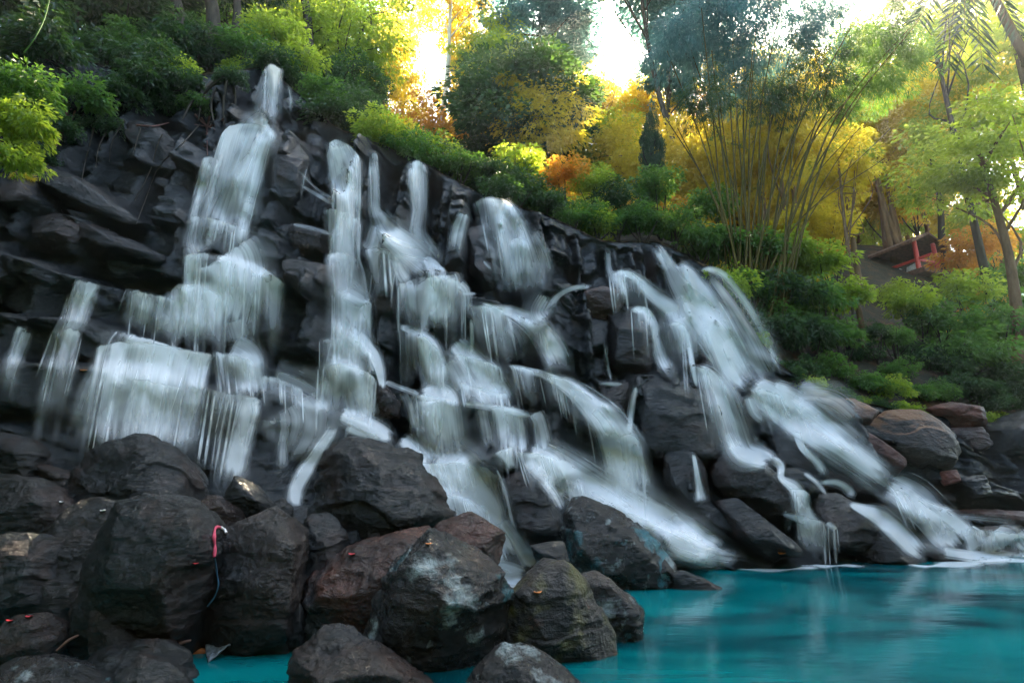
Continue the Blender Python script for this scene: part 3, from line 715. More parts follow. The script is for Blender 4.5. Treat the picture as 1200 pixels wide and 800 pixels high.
# ------------------------------------------------------------------ falling water
_vc = [0]
def lay(PX, PY, lift, soft=True):
    """grid of photo positions laid on the rock, a little in front of it"""
    n, m = PX.shape
    D = ray(PX, PY); DN = np.linalg.norm(D, axis=-1)
    t = np.full((n, m), np.nan); nzv = np.zeros((n, m)); c_ = Vector(CAM)
    for i in range(n):
        for j in range(m):
            h = falls_bvh.ray_cast(c_, Vector(D[i, j]))
            if h[0]: t[i, j] = h[3] / DN[i, j]; nzv[i, j] = h[1].z
    if np.isnan(t).all(): return None
    t = np.where(np.isnan(t), np.nanmedian(t), t)
    med = np.median(t); t = np.clip(t, med * .8, med * 1.2)
    raw = t.copy()
    if soft:                     # water clears the rock below a lip instead of following every notch
        up = np.pad(t, ((3, 1), (1, 1)), mode='edge')
        t = np.minimum.reduce([up[a:a + n, b:b + m] for a in range(5) for b in range(3)])
        t = blur(blur(t, 1.6, 0), 1.2, 1)
    t = np.minimum(t, raw) - lift / DN
    dz = D[..., 2]
    t = np.minimum(t, np.where(dz < -1e-6, (0.02 - CAM[2]) / np.minimum(dz, -1e-6), 1e9))       # never below the pool
    V = CAM + D * t[..., None]
    I = np.arange(n * m).reshape(n, m)
    Fq = np.stack([I[:-1, :-1], I[:-1, 1:], I[1:, 1:], I[1:, :-1]], -1).reshape(-1, 4)
    return V, Fq, nzv

def curtain(lip, drop, lean, amt, lift=.10):
    """water leaving a rock lip: crisp along the lip, thinning as it falls"""
    _vc[0] += 1; sd = _vc[0] * 1.7
    Lp = np.array(lip, float); L = np.hypot(*np.diff(Lp, axis=0).T).sum()
    m = max(8, int(L / 2.5)); n = max(12, int(drop / 2.4))
    C = spline(Lp, m); u = np.linspace(0, 1, m); v = np.linspace(0, 1, n)
    vn_ = vnoise(np.stack([u * L / 7, np.full(m, sd), np.zeros(m)], 1), 8)
    ln = drop * (1.15 + .45 * vn_)                      # strands end unevenly
    jag = 1.2 * vnoise(np.stack([u * L / 4, np.full(m, sd + 9), np.zeros(m)], 1), 9)
    PX = C[None, :, 0] + lean * (v ** .8)[:, None] + 0 * ln[None, :]
    PY = C[None, :, 1] - 3 + jag[None, :] + v[:, None] * (ln[None, :] + 3)
    r = lay(PX, PY, lift)
    if r is None: return None
    V, Fq, nzv = r
    pxv = v[:, None] * (ln[None, :] + 3)
    prof = sstep(pxv / 3.0) * (.42 + .62 * np.exp(-((pxv - 5).clip(0) / (drop * .30))) + .30 * np.exp(-((pxv - 4) / 3.0) ** 2)) * sstep((1 - v[:, None]) / .75)
    sid = sstep(np.minimum(u, 1 - u) / min(.3, 11.0 / L))[None, :]
    mod = (.72 + .6 * vnoise(np.stack([u * L / 12, np.full(m, sd + 3), np.zeros(m)], 1), 10))[None, :]
    A = amt * prof * sid * mod
    wm = np.linalg.norm(np.diff(V[0], axis=0), axis=1).sum() ; wm = np.linalg.norm(V[0, -1] - V[0, 0])
    vm = np.concatenate([[0], np.cumsum(np.linalg.norm(np.diff(V[:, m // 2], axis=0), axis=1))])
    UV = np.stack([np.tile(u * wm, n) + sd * 3.1, np.repeat(vm, m) + sd], 1)
    return V.reshape(-1, 3), Fq, A.ravel(), UV

def sheet(path, lift=0.07, edge=0.42, soft=True):
    """sheet of water: path of (x, y, width, amount), laid over the rock it runs down; returns verts, faces, amount, flow uv"""
    P = np.array(path, float)
    _vc[0] += 1; sd = _vc[0] * 1.7
    seg = np.hypot(*np.diff(P[:, :2], axis=0).T); L = seg.sum()
    n = max(10, int(L / 2.6)); m = max(5, int(P[:, 2].max() / 3.0))
    C = spline(P, n); C[:, 3] = np.clip(C[:, 3], 0, 1)
    v = np.linspace(0, 1, n)
    C[:, 2] = np.maximum(C[:, 2], 1.2)
    if P[:, 2].max() < 14: C[:, 2] *= .2 + .7 * np.minimum(1, np.minimum(v / .25 + .3, (1 - v) / .3))
    tg = np.gradient(C[:, :2], axis=0); tg /= np.linalg.norm(tg, axis=1)[:, None] + 1e-9
    nr = np.stack([tg[:, 1], -tg[:, 0]], 1)
    u = np.linspace(-.5, .5, m)
    PX = C[:, None, 0] + nr[:, None, 0] * u[None, :] * C[:, None, 2]
    PY = C[:, None, 1] + nr[:, None, 1] * u[None, :] * C[:, None, 2]
    r = lay(PX, PY, lift, soft)
    if r is None: return None
    V, Fq, nzv = r
    q = np.stack([np.repeat(v * L / 40, m), np.tile(u * 3, n), np.full(n * m, sd)], 1)
    wav = 0.05 * vnoise(q * 2.0, 5).reshape(n, m)
    E = sstep((0.5 - np.abs(u)[None, :] + wav) / edge)
    sh = vnoise(np.stack([u * C[:, 2].mean() / 4, np.full(m, sd), np.zeros(m)], 1), 6)[None, :]
    ends = sstep((v[:, None] - .02 * (1 + sh)) / .09) * sstep((1 - v[:, None] - .06 * (1 + sh)) / .2)
    led = blur(blur(np.clip(nzv, -.2, 1), 1.3, 0), .8, 1)
    A = C[:, None, 3] * E * ends * (.90 + .62 * led)
    if P[:, 2].max() < 10.5: A *= .62
    wm = np.median(np.linalg.norm(V[:, -1] - V[:, 0], axis=1))
    vm = np.concatenate([[0], np.cumsum(np.linalg.norm(np.diff(V[:, m // 2], axis=0), axis=1))])
    UV = np.stack([np.tile(u * wm, n) + sd * 3.1, np.repeat(vm, m) + sd], 1)
    return V.reshape(-1, 3), Fq, A.ravel(), UV

def veil(parent, path):
    """one stretch of falling water: the sheet and the finer strands in front of it"""
    P = np.array(path, float); rs_ = np.random.RandomState(_vc[0] + 1)
    ds = [sheet(path)]
    wmax = P[:, 2].max()
    if wmax > 30:
        for k in range(int(wmax / 22)):
            u0 = rs_.uniform(-.52, .52); a0 = rs_.uniform(0, .45); a1 = rs_.uniform(.6, 1.0)
            C = spline(P, 40); s = C[int(a0 * 39):int(a1 * 39) + 1]
            if len(s) < 6: continue
            tg = np.gradient(s[:, :2], axis=0); tg /= np.linalg.norm(tg, axis=1)[:, None] + 1e-9
            off = u0 * s[:, 2]
            x = s[:, 0] + tg[:, 1] * off; y = s[:, 1] - tg[:, 0] * off
            w_ = rs_.uniform(3, 6.5) * np.linspace(.8, 1.3, len(s))
            ds.append(sheet(np.stack([x, y, w_, np.clip(s[:, 3] * rs_.uniform(.5, 1.05), 0, 1)], 1)[::max(1, len(s) // 7)], lift=.085))
    return join(ds, parent)

def join(ds, parent, name='veil'):
    ds = [d for d in ds if d]
    if not ds: return
    V, Fq = merge([(d[0], d[1]) for d in ds]); A = np.concatenate([d[2] for d in ds]); UV = np.vstack([d[3] for d in ds])
    o = mesh_np(name, V, Fq, M['fall'], parent); me = o.data
    a = me.attributes.new('amount', 'FLOAT', 'POINT'); a.data.foreach_set('value', A.astype(np.float32))
    uvl = me.uv_layers.new(name='flow')
    li = np.zeros(len(me.loops), np.int32); me.loops.foreach_get('vertex_index', li)
    uvl.data.foreach_set('uv', UV[li].astype(np.float32).ravel())
    return o

CASCADES = [
 ('tallest cascade at upper left, falling from under bright leaves', [
  [(320, 76, 14, .5), (319, 92, 30, .6), (315, 120, 42, .45), (311, 146, 54, .45)],
  [(338, 98, 7, .45), (341, 118, 6, .45), (339, 142, 4, .1)],
  [(318, 143, 46, .7), (308, 150, 62, .95), (296, 168, 62, .85), (280, 212, 70, .7), (266, 258, 88, .6), (258, 302, 98, .6)],
  [(322, 150, 16, .7), (310, 172, 20, .8), (296, 222, 20, .8), (283, 268, 22, .75), (276, 304, 26, .6)],
  [(292, 152, 26, .8), (272, 180, 26, .6), (256, 225, 26, .35), (240, 280, 34, .3)],
  [(246, 186, 9, .8), (239, 213, 12, .6), (227, 252, 14, .4), (222, 280, 14, .2)],
  [(253, 190, 7, .8), (248, 226, 11, .5), (240, 258, 12, .3)],
  [(235, 250, 30, .5), (230, 280, 50, .4), (240, 300, 70, .5)],
  [(264, 294, 96, .8), (270, 306, 116, 1), (272, 330, 112, .9), (268, 362, 100, .75), (262, 392, 92, .6)],
  [(302, 318, 50, .5), (306, 345, 50, .35), (300, 375, 50, .2)],
  [(232, 332, 66, .8), (232, 342, 90, 1), (228, 370, 96, .75), (222, 410, 112, .8)],
  [(205, 348, 30, .6), (198, 370, 30, .55), (190, 398, 34, .5)],
 ]),
 ('small pair of cascades spilling off the reddish ledge at far left', [
  [(104, 330, 34, .8), (97, 348, 36, .95), (87, 378, 34, .6), (80, 392, 34, .6), (70, 430, 46, .45), (58, 490, 50, .28), (50, 545, 44, .12)],
  [(32, 384, 22, .6), (22, 408, 28, .6), (12, 432, 34, .35), (2, 480, 36, .15)],
  [(172, 343, 48, .8), (167, 362, 52, .65), (161, 390, 58, .4)],
 ]),
 ('widest curtain of water over the left ledges', [
  [(188, 398, 130, .7), (184, 412, 150, 1), (174, 445, 160, .7), (162, 495, 170, .5), (155, 555, 150, .25)],
  [(202, 414, 22, .6), (190, 448, 22, .65), (176, 500, 22, .5), (166, 540, 22, .2)],
  [(236, 412, 30, .9), (229, 448, 32, .7), (217, 500, 36, .45), (208, 550, 36, .2)],
  [(150, 408, 24, .5), (138, 450, 26, .4), (124, 500, 28, .25)],
  [(120, 425, 30, .4), (100, 470, 36, .25), (85, 520, 40, .12)],
  [(266, 410, 70, .6), (286, 422, 64, .8), (294, 445, 50, .7), (297, 468, 40, .8)],
  [(296, 466, 30, .8), (291, 484, 34, 1), (284, 510, 38, .8), (274, 545, 44, .7), (264, 585, 48, .45)],
  [(276, 374, 54, .45), (284, 400, 54, .4)],
  [(340, 470, 90, .3), (350, 490, 120, .4), (345, 515, 100, .3), (330, 545, 60, .15)],
  [(396, 494, 20, .7), (374, 526, 22, .85), (355, 556, 24, .9), (346, 582, 26, .95), (348, 606, 34, .9)],
  [(335, 492, 12, .4), (332, 520, 14, .4), (330, 560, 18, .3)],
  [(318, 440, 60, .3), (350, 452, 60, .3), (380, 470, 50, .35)],
 ]),
 ('long stepped cascade second from the left', [
  [(386, 160, 16, .6), (396, 176, 36, .9), (405, 215, 44, .9), (405, 252, 42, .85), (404, 300, 44, .9), (408, 330, 54, .9), (410, 365, 58, .75), (407, 402, 62, .8), (404, 428, 70, 1), (402, 455, 76, .85), (404, 490, 80, .85)],
  [(392, 165, 8, .9), (402, 200, 12, .9), (409, 250, 12, .8), (408, 300, 14, .7)],
  [(360, 194, 5, .8), (355, 214, 6, .7), (352, 240, 6, .4)],
  [(352, 217, 6, .7), (375, 230, 8, .8), (398, 245, 10, .7)], [(350, 200, 5, .4), (372, 222, 6, .7), (396, 236, 8, .6)],
  [(340, 262, 6, .6), (368, 268, 8, .7), (396, 278, 10, .7)],
  [(404, 338, 50, .5), (425, 350, 40, .6), (436, 356, 14, .7)],
  [(433, 350, 8, .8), (433, 370, 7, .8), (432, 402, 5, .6)], [(436, 320, 4, .5), (432, 352, 4, .6)],
  [(405, 384, 34, .6), (424, 400, 34, .75), (440, 420, 22, .85), (447, 446, 14, .85), (446, 458, 10, .3)],
  [(428, 445, 18, .8), (428, 470, 28, .8), (436, 494, 28, .7)], [(412, 440, 30, .6), (418, 470, 40, .5), (424, 492, 40, .6)],
  [(384, 440, 30, .6), (378, 465, 30, .6), (374, 488, 34, .6)],
  [(396, 484, 30, .9), (422, 494, 36, .95), (446, 506, 34, .8), (465, 518, 24, .5)],
  [(405, 500, 16, .8), (428, 510, 12, .7), (450, 514, 10, .5)],
 ]),
 ('central cascade under the yellow trees, breaking over many ledges', [
  [(437, 178, 8, .7), (439, 205, 15, .6), (440, 240, 18, .6), (446, 256, 28, .7), (458, 274, 48, .8), (480, 292, 58, .8), (502, 312, 52, .9), (520, 328, 40, .7)],
  [(440, 262, 14, .7), (437, 285, 26, .8), (432, 296, 36, .8)],
  [(487, 190, 24, .8), (490, 208, 30, .8), (492, 245, 25, .65), (490, 275, 28, .75), (500, 300, 40, .75), (510, 320, 50, .7)],
  [(426, 296, 8, .95), (445, 293, 9, .95), (470, 299, 10, .95), (505, 310, 9, .9), (528, 328, 8, .7)],
  [(438, 266, 6, .9), (462, 282, 9, .95), (492, 295, 9, .95), (518, 314, 8, .8)],
  [(462, 300, 20, .6), (468, 318, 26, .6), (478, 334, 28, .7)],
  [(505, 322, 76, .8), (506, 334, 86, 1), (506, 360, 84, .85), (508, 395, 66, .8)],
  [(478, 328, 16, .8), (481, 340, 20, .8), (484, 378, 20, .75)], [(536, 332, 18, .6), (546, 345, 16, .5), (546, 380, 16, .25)],
  [(466, 310, 4, .6), (460, 335, 4, .5), (458, 375, 5, .3)], [(540, 345, 6, .7), (560, 344, 6, .6)],
  [(466, 381, 9, .7), (486, 389, 20, .95), (502, 406, 34, 1), (511, 435, 34, .95), (515, 472, 30, .9)],
  [(530, 398, 30, .7), (545, 416, 50, .7), (562, 440, 70, .6), (580, 462, 70, .6), (592, 482, 60, .6)],
  [(527, 420, 30, .5), (540, 445, 34, .5), (545, 460, 36, .4)], [(560, 440, 50, .4), (575, 458, 50, .5), (585, 475, 46, .4)],
  [(490, 466, 40, .6), (515, 466, 64, 1), (518, 478, 66, 1), (522, 505, 62, .85), (528, 548, 62, .8)],
  [(506, 470, 12, .8), (508, 500, 14, .7), (512, 540, 16, .6)],
  [(448, 446, 10, .7), (466, 453, 10, .9), (484, 460, 10, .8), (500, 466, 10, .7)],
  [(470, 455, 12, .8), (479, 474, 16, .8), (485, 496, 16, .7), (492, 510, 30, .7), (510, 533, 40, .7), (528, 556, 50, .7)],
  [(540, 473, 10, .6), (570, 476, 12, .7), (592, 480, 12, .8), (632, 490, 14, .9)],
  [(590, 477, 34, .8), (597, 498, 32, .65), (603, 538, 32, .45)], [(606, 478, 12, .9), (611, 508, 13, .8), (613, 536, 14, .4)],
  [(626, 482, 24, .9), (633, 498, 24, .9), (641, 536, 26, .75)], [(565, 475, 20, .5), (570, 500, 22, .45), (575, 530, 22, .3)],
  [(553, 368, 8, .9), (553, 395, 8, .9), (554, 424, 10, .9), (564, 440, 26, .8), (578, 465, 34, .7)], [(560, 372, 8, .5), (561, 400, 7, .4)],
  [(470, 512, 24, .6), (488, 530, 34, .6), (505, 550, 40, .6)],
 ]),
 ('white fan of water rushing down between the front boulders', [
  [(500, 540, 70, .7), (522, 552, 110, 1), (548, 572, 100, .95), (566, 592, 70, .95), (578, 620, 56, .9), (592, 650, 54, .95), (602, 674, 46, 1)],
  [(528, 540, 60, .9), (535, 556, 60, 1), (548, 580, 40, .9)],
  [(512, 566, 20, .85), (520, 590, 20, .9), (532, 606, 20, .7)], [(540, 580, 16, .8), (560, 606, 18, .9), (580, 640, 18, .8), (590, 668, 20, .9)],
  [(585, 604, 22, .8), (604, 630, 22, .9), (620, 655, 26, .9), (625, 668, 26, .8)],
  [(570, 660, 24, .8), (595, 672, 44, .9), (620, 676, 30, .7)],
  [(590, 525, 40, .8), (596, 540, 20, .85), (600, 552, 16, .6)],
  [(615, 530, 40, .7), (640, 545, 60, .85), (655, 566, 46, .9), (664, 590, 30, .8)], [(635, 560, 14, .7), (650, 580, 16, .7), (660, 600, 14, .5)],
  [(650, 655, 20, .5), (680, 645, 10, .7), (668, 655, 12, .7)], [(655, 648, 30, .5), (690, 652, 20, .7), (720, 668, 16, .4)],
 ]),
 ('twin cascade with a brown tint in the middle, ending in two great curves', [
  [(566, 234, 24, .75), (584, 248, 24, .8), (592, 280, 20, .75), (598, 320, 24, .65), (604, 352, 30, .6)],
  [(585, 236, 26, .9), (606, 262, 30, .85), (621, 300, 40, .6), (630, 345, 46, .55)],
  [(598, 256, 46, .4), (612, 305, 64, .45), (618, 352, 66, .5)],
  [(624, 270, 14, .5), (640, 300, 16, .35), (646, 330, 16, .2)],
  [(545, 248, 16, .8), (538, 270, 22, .65), (532, 302, 22, .4)],
  [(556, 278, 6, .6), (574, 288, 8, .7), (580, 310, 8, .6), (584, 345, 10, .6)], [(566, 305, 6, .5), (578, 318, 8, .6)],
  [(560, 356, 8, .8), (582, 362, 14, .95), (606, 369, 22, 1), (632, 386, 36, 1), (652, 415, 44, .95), (664, 448, 44, .7)],
  [(640, 345, 40, .5), (630, 365, 40, .5), (640, 380, 40, .6)],
  [(590, 380, 50, .35), (604, 400, 60, .3), (610, 430, 60, .12)], [(613, 380, 3, .5), (615, 410, 3, .4)],
  [(694, 335, 8, .6), (670, 338, 8, .7), (652, 348, 10, .7), (642, 366, 16, .6)],
  [(590, 427, 6, .8), (610, 431, 10, .95), (638, 440, 14, 1), (667, 454, 26, 1), (695, 478, 42, 1), (716, 506, 58, .95), (731, 540, 72, .8), (738, 578, 74, .7), (744, 606, 64, .45)],
  [(690, 475, 16, .8), (715, 505, 18, .7), (730, 540, 20, .5), (738, 580, 20, .3)],
  [(720, 510, 46, .8), (728, 520, 60, .8), (736, 550, 62, .7), (744, 595, 50, .5)], [(744, 514, 10, .7), (752, 545, 12, .6), (762, 580, 14, .4)],
  [(688, 489, 4, .8), (694, 520, 5, .7), (700, 556, 4, .5)], [(672, 485, 4, .6), (677, 516, 4, .4)],
 ]),
 ('long low slide of white water reaching the turquoise pool', [
  [(628, 530, 60, .75), (668, 556, 70, .85), (720, 590, 70, .85), (775, 622, 56, .95), (830, 648, 44, 1), (872, 658, 20, .8)],
  [(690, 552, 50, .6), (745, 590, 60, .8), (800, 622, 50, .9), (856, 652, 30, .9)],
  [(730, 598, 12, .6), (780, 626, 12, .8), (840, 654, 10, .9)], [(660, 545, 14, .7), (700, 572, 14, .8), (750, 605, 14, .7)],
  [(770, 636, 20, .7), (800, 652, 20, .8), (840, 660, 12, .8)], [(785, 600, 30, .5), (820, 628, 26, .6), (850, 645, 20, .6)],
  [(720, 620, 60, .35), (800, 645, 40, .5), (880, 657, 18, .5)], [(700, 575, 90, .25), (780, 615, 80, .35), (860, 650, 40, .4)],
 ]),
 ('thin thread of water on the rock pile in the middle', [
  [(709, 402, 6, .9), (712, 428, 6, .9), (717, 450, 6, .8)], [(746, 450, 8, .9), (741, 472, 10, 1), (738, 498, 10, 1), (737, 514, 14, .9)],
  [(700, 449, 5, .4), (716, 450, 8, .8), (734, 450, 6, .5)],
 ]),
 ('bright chute at right breaking over brown blocks', [
  [(712, 290, 9, .8), (714, 316, 11, .75), (720, 325, 20, .8), (730, 336, 14, .8), (737, 358, 9, .8)],
  [(716, 320, 8, .9), (738, 322, 14, .9), (762, 342, 24, .9), (790, 364, 32, .9), (806, 384, 34, .8), (818, 410, 34, .65)],
  [(736, 362, 8, .9), (756, 365, 14, 1), (767, 382, 15, 1), (770, 400, 15, .9), (779, 426, 22, .9), (797, 450, 28, .85)],
  [(724, 342, 7, .6), (722, 356, 6, .6)], [(780, 380, 9, .8), (798, 383, 11, .9), (807, 404, 9, .9), (815, 446, 8, .9), (818, 456, 6, .5)],
  [(785, 345, 60, .5), (800, 390, 70, .4), (805, 430, 60, .25)], [(783, 385, 5, .6), (784, 410, 5, .4)],
  [(814, 430, 20, .9), (832, 440, 34, .9), (848, 465, 46, .8), (858, 495, 54, .7), (870, 528, 56, .65), (888, 536, 40, .9), (902, 542, 30, 1), (913, 556, 16, 1)],
  [(852, 505, 20, .5), (864, 530, 20, .5)],
  [(812, 528, 7, .9), (817, 555, 9, .9), (821, 578, 16, .7), (822, 592, 30, .6)],
 ]),
 ('broad misty rush of water at right, fed by the clifftop stream', [
  [(766, 284, 12, 1), (781, 308, 20, 1), (798, 340, 34, 1), (824, 374, 50, 1), (850, 410, 54, .85), (862, 440, 46, .9), (884, 462, 64, .9)],
  [(790, 306, 20, 1), (812, 332, 34, 1), (838, 380, 50, 1), (862, 432, 58, .9), (886, 462, 56, .9)],
  [(824, 316, 24, .3), (850, 350, 60, .42), (876, 392, 74, .42), (894, 428, 66, .42), (908, 448, 60, .4)],
  [(816, 318, 11, .95), (834, 316, 12, 1), (852, 326, 13, 1), (872, 352, 13, 1), (893, 388, 13, 1), (908, 422, 13, .9), (920, 448, 12, .8)],
  [(876, 450, 40, .9), (902, 466, 54, 1), (935, 490, 62, .95), (980, 522, 56, .85), (1028, 556, 52, .8), (1062, 584, 50, .6)],
  [(900, 456, 30, 1), (932, 470, 40, .9), (975, 502, 44, .8), (1020, 540, 44, .7)],
  [(930, 462, 40, .6), (975, 470, 60, .4), (1010, 500, 60, .25)],
  [(892, 470, 12, .9), (906, 488, 12, .9), (914, 500, 10, .5)], [(876, 462, 14, .8), (885, 484, 16, .8), (900, 498, 10, .5)],
 ]),
 ('small double cascade dropping into the pool between black rocks', [
  [(931, 503, 9, .9), (940, 524, 10, 1), (958, 542, 13, .95), (970, 562, 14, .9)],
  [(960, 566, 8, .9), (980, 566, 12, 1), (994, 574, 14, .9), (1002, 584, 12, .6)],
  [(895, 532, 16, .8), (914, 545, 14, .9), (916, 560, 12, .9), (932, 572, 22, .9), (940, 590, 22, .95), (944, 604, 28, .9), (950, 620, 40, .85), (959, 640, 42, .8), (961, 660, 40, .6)],
  [(917, 602, 8, .7), (932, 606, 12, .8), (948, 610, 20, .8)], [(925, 606, 12, .4), (922, 626, 12, .25)],
  [(940, 552, 8, .8), (958, 566, 9, .9), (972, 584, 8, .8)], [(968, 612, 10, .8), (982, 622, 12, .5)],
  [(990, 588, 6, .5), (1010, 596, 16, .9), (1034, 606, 32, 1), (1056, 626, 34, .95), (1074, 645, 30, .85), (1096, 660, 24, .8)],
 ]),
 ('lowest stepped spill of white water at far right', [
  [(1036, 564, 40, .8), (1065, 582, 56, .85), (1090, 604, 56, .8), (1112, 628, 56, .9), (1130, 648, 50, .95)],
  [(1098, 598, 20, .9), (1120, 612, 28, .85), (1136, 628, 26, .7)], [(1130, 618, 16, .95), (1140, 630, 30, .95), (1150, 646, 46, .9)],
  [(1160, 624, 40, .7), (1168, 634, 70, .9), (1175, 646, 80, .8)], [(1190, 626, 30, .6), (1205, 640, 40, .7), (1210, 652, 40, .6)],
  [(1068, 578, 10, .7), (1095, 592, 12, .6), (1125, 600, 10, .5)], [(1100, 646, 16, .9), (1150, 652, 16, 1), (1205, 652, 14, .9)],
  [(1120, 604, 10, .4), (1165, 608, 12, .45), (1200, 612, 10, .3)],
 ]),
]

CURTAINS = {   # index of the cascade -> lips it breaks over: (lip, drop, lean, amount)
 0: [([(306, 84), (318, 77), (334, 84)], 66, -3, .9), ([(258, 160), (272, 149), (298, 146), (324, 151)], 118, -36, .95), ([(214, 301), (240, 298), (270, 304), (300, 312), (338, 336)], 80, -5, .95),
     ([(196, 346), (212, 334), (240, 340), (270, 353)], 74, -6, .95), ([(236, 188), (246, 185), (258, 190)], 70, -16, .8), ([(222, 254), (245, 256), (285, 268)], 40, -6, .5)],
 1: [([(148, 340), (172, 344), (200, 351)], 50, -7, .9), ([(88, 330), (104, 332), (124, 337)], 62, -20, 1), ([(20, 385), (36, 384)], 48, -18, .8), ([(60, 388), (80, 386), (100, 392)], 80, -22, .5)],
 2: [([(112, 408), (140, 403), (180, 405), (222, 412), (252, 417)], 125, -28, 1), ([(248, 413), (272, 417), (302, 428)], 56, 8, .75), ([(262, 463), (285, 464), (310, 471)], 80, -18, .9),
     ([(130, 440), (200, 452), (236, 455), (270, 463)], 80, -14, .5), ([(300, 440), (330, 446), (360, 460)], 34, 2, .5)],
 3: [([(382, 172), (394, 166), (412, 175), (426, 192)], 80, 0, .95), ([(378, 246), (400, 248), (426, 263)], 62, -2, .85), ([(378, 339), (400, 343), (424, 352), (438, 357)], 64, 0, .95),
     ([(372, 398), (396, 398), (420, 402), (440, 421)], 42, 0, .8), ([(370, 431), (400, 428), (428, 436), (442, 447)], 62, -3, 1), ([(378, 300), (400, 298), (424, 306)], 40, 0, .7)],
 4: [([(424, 295), (445, 292), (461, 298), (484, 304)], 44, 4, .95), ([(456, 282), (480, 291), (505, 304), (526, 320)], 32, 5, .9), ([(466, 333), (485, 334)], 50, 0, .95), ([(484, 337), (508, 326), (530, 328), (549, 339)], 68, 0, 1),
     ([(466, 381), (490, 390), (510, 408), (522, 421)], 66, 2, .95), ([(521, 415), (550, 420), (588, 431)], 48, 10, .75), ([(482, 464), (501, 465), (540, 473)], 78, 4, 1), ([(572, 478), (604, 480), (634, 489)], 64, 6, .9),
     ([(535, 448), (560, 456), (600, 464)], 28, 5, .8), ([(476, 194), (490, 190), (500, 198)], 84, 2, .8), ([(432, 184), (440, 180), (444, 188)], 74, 3, .8)],
 5: [([(484, 546), (520, 544), (560, 547), (592, 562)], 40, 10, .95), ([(600, 530), (640, 536), (682, 554)], 44, 14, .9), ([(505, 580), (540, 584), (575, 600)], 40, 12, .7)],
 6: [([(552, 242), (566, 234), (590, 236), (606, 248)], 80, 14, .85), ([(545, 358), (580, 362), (606, 370), (642, 392)], 56, 10, .8), ([(592, 427), (630, 436), (660, 450), (692, 476)], 46, 10, .6), ([(714, 513), (738, 511), (754, 521)], 86, 8, .9),
     ([(590, 284), (612, 282), (632, 296)], 54, 4, .6)],
 9: [([(710, 321), (735, 320), (762, 339)], 40, 6, .85), ([(738, 362), (758, 363), (770, 380)], 46, 4, .85), ([(776, 380), (800, 383), (812, 402)], 66, 6, .75), ([(810, 430), (832, 435), (852, 453)], 70, 14, .85)],
 10: [([(876, 456), (905, 461), (942, 482)], 50, 18, .9)],
 11: [([(930, 606), (960, 611), (986, 622)], 40, 3, .7), ([(922, 574), (936, 574), (950, 580)], 34, 3, .8)],
 12: [([(1034, 568), (1070, 585), (1102, 607)], 46, 22, .85), ([(1130, 622), (1160, 623), (1202, 628)], 25, 4, 1)],
}
for ci, (lab, vs) in enumerate(CASCADES):
    p0 = at_plane(vs[0][-1][0], vs[0][-1][1])
    root = empty('waterfall', p0, lab, 'waterfall', 'cascades of the waterfall')
    for pth in vs:
        veil(root, pth)
    for c_ in CURTAINS.get(ci, []):
        th = []
        Lq = spline(np.array(c_[0], float), 30); rq = np.random.RandomState(int(Lq[0, 0] * 3 + Lq[0, 1]))
        for _ in range(int(2 + np.ptp(Lq[:, 0]) / 11)):           # finer threads in front of the curtain
            x, y = Lq[rq.randint(1, 29)]; dr = c_[1] * rq.uniform(.7, 1.5); wq = rq.uniform(2.2, 4.6); aq = rq.uniform(.6, 1.0)
            th.append(sheet([(x, y - 2, wq, aq), (x + c_[2] * .5, y + dr * .45, wq * 1.2, aq), (x + c_[2] * 1.1, y + dr, wq * 1.5, aq * .5)], lift=.13))
        join([curtain(*c_)] + th, root, 'curtain')

# foam where the water meets the pool
def foam(path, wid):
    P = np.array(path, float); W = at_z(P[:, 0], P[:, 1])
    C = spline(W, 40); n, m = 40, 9
    u = np.linspace(-.5, .5, m); wd = wid * (0.6 + .4 * np.sin(np.linspace(.2, 3, n) * 5))
    V = np.stack([np.repeat(C[:, None, 0], m, 1), C[:, None, 1] + u[None, :] * wd[:, None], np.full((n, m), .006)], -1)
    I = np.arange(n * m).reshape(n, m)
    Fq = np.stack([I[:-1, :-1], I[:-1, 1:], I[1:, 1:], I[1:, :-1]], -1).reshape(-1, 4)
    o = mesh_np('foam', V.reshape(-1, 3), Fq, M['foam']); me = o.data
    A = sstep((.5 - np.abs(u))[None, :] / .45) * np.minimum(1, np.minimum(np.arange(n), n - 1 - np.arange(n)) / 6)[:, None]
    a = me.attributes.new('amount', 'FLOAT', 'POINT'); a.data.foreach_set('value', (A * 1.25).astype(np.float32).ravel())
    uvl = me.uv_layers.new(name='flow'); li = np.zeros(len(me.loops), np.int32); me.loops.foreach_get('vertex_index', li)
    uvl.data.foreach_set('uv', (V.reshape(-1, 3)[:, [1, 0]][li]).astype(np.float32).ravel())
    return tag(o, kind='stuff')
foam([(800, 660), (840, 662), (890, 661)], .9)
foam([(930, 661), (960, 663), (1010, 662)], .6)
foam([(1060, 662), (1100, 663), (1150, 658), (1215, 656)], 1.0)
foam([(1090, 655), (1140, 652), (1215, 650)], 1.1)
foam([(830, 664), (900, 668), (960, 664)], .5)
foam([(590, 676), (610, 680), (640, 672)], .5)

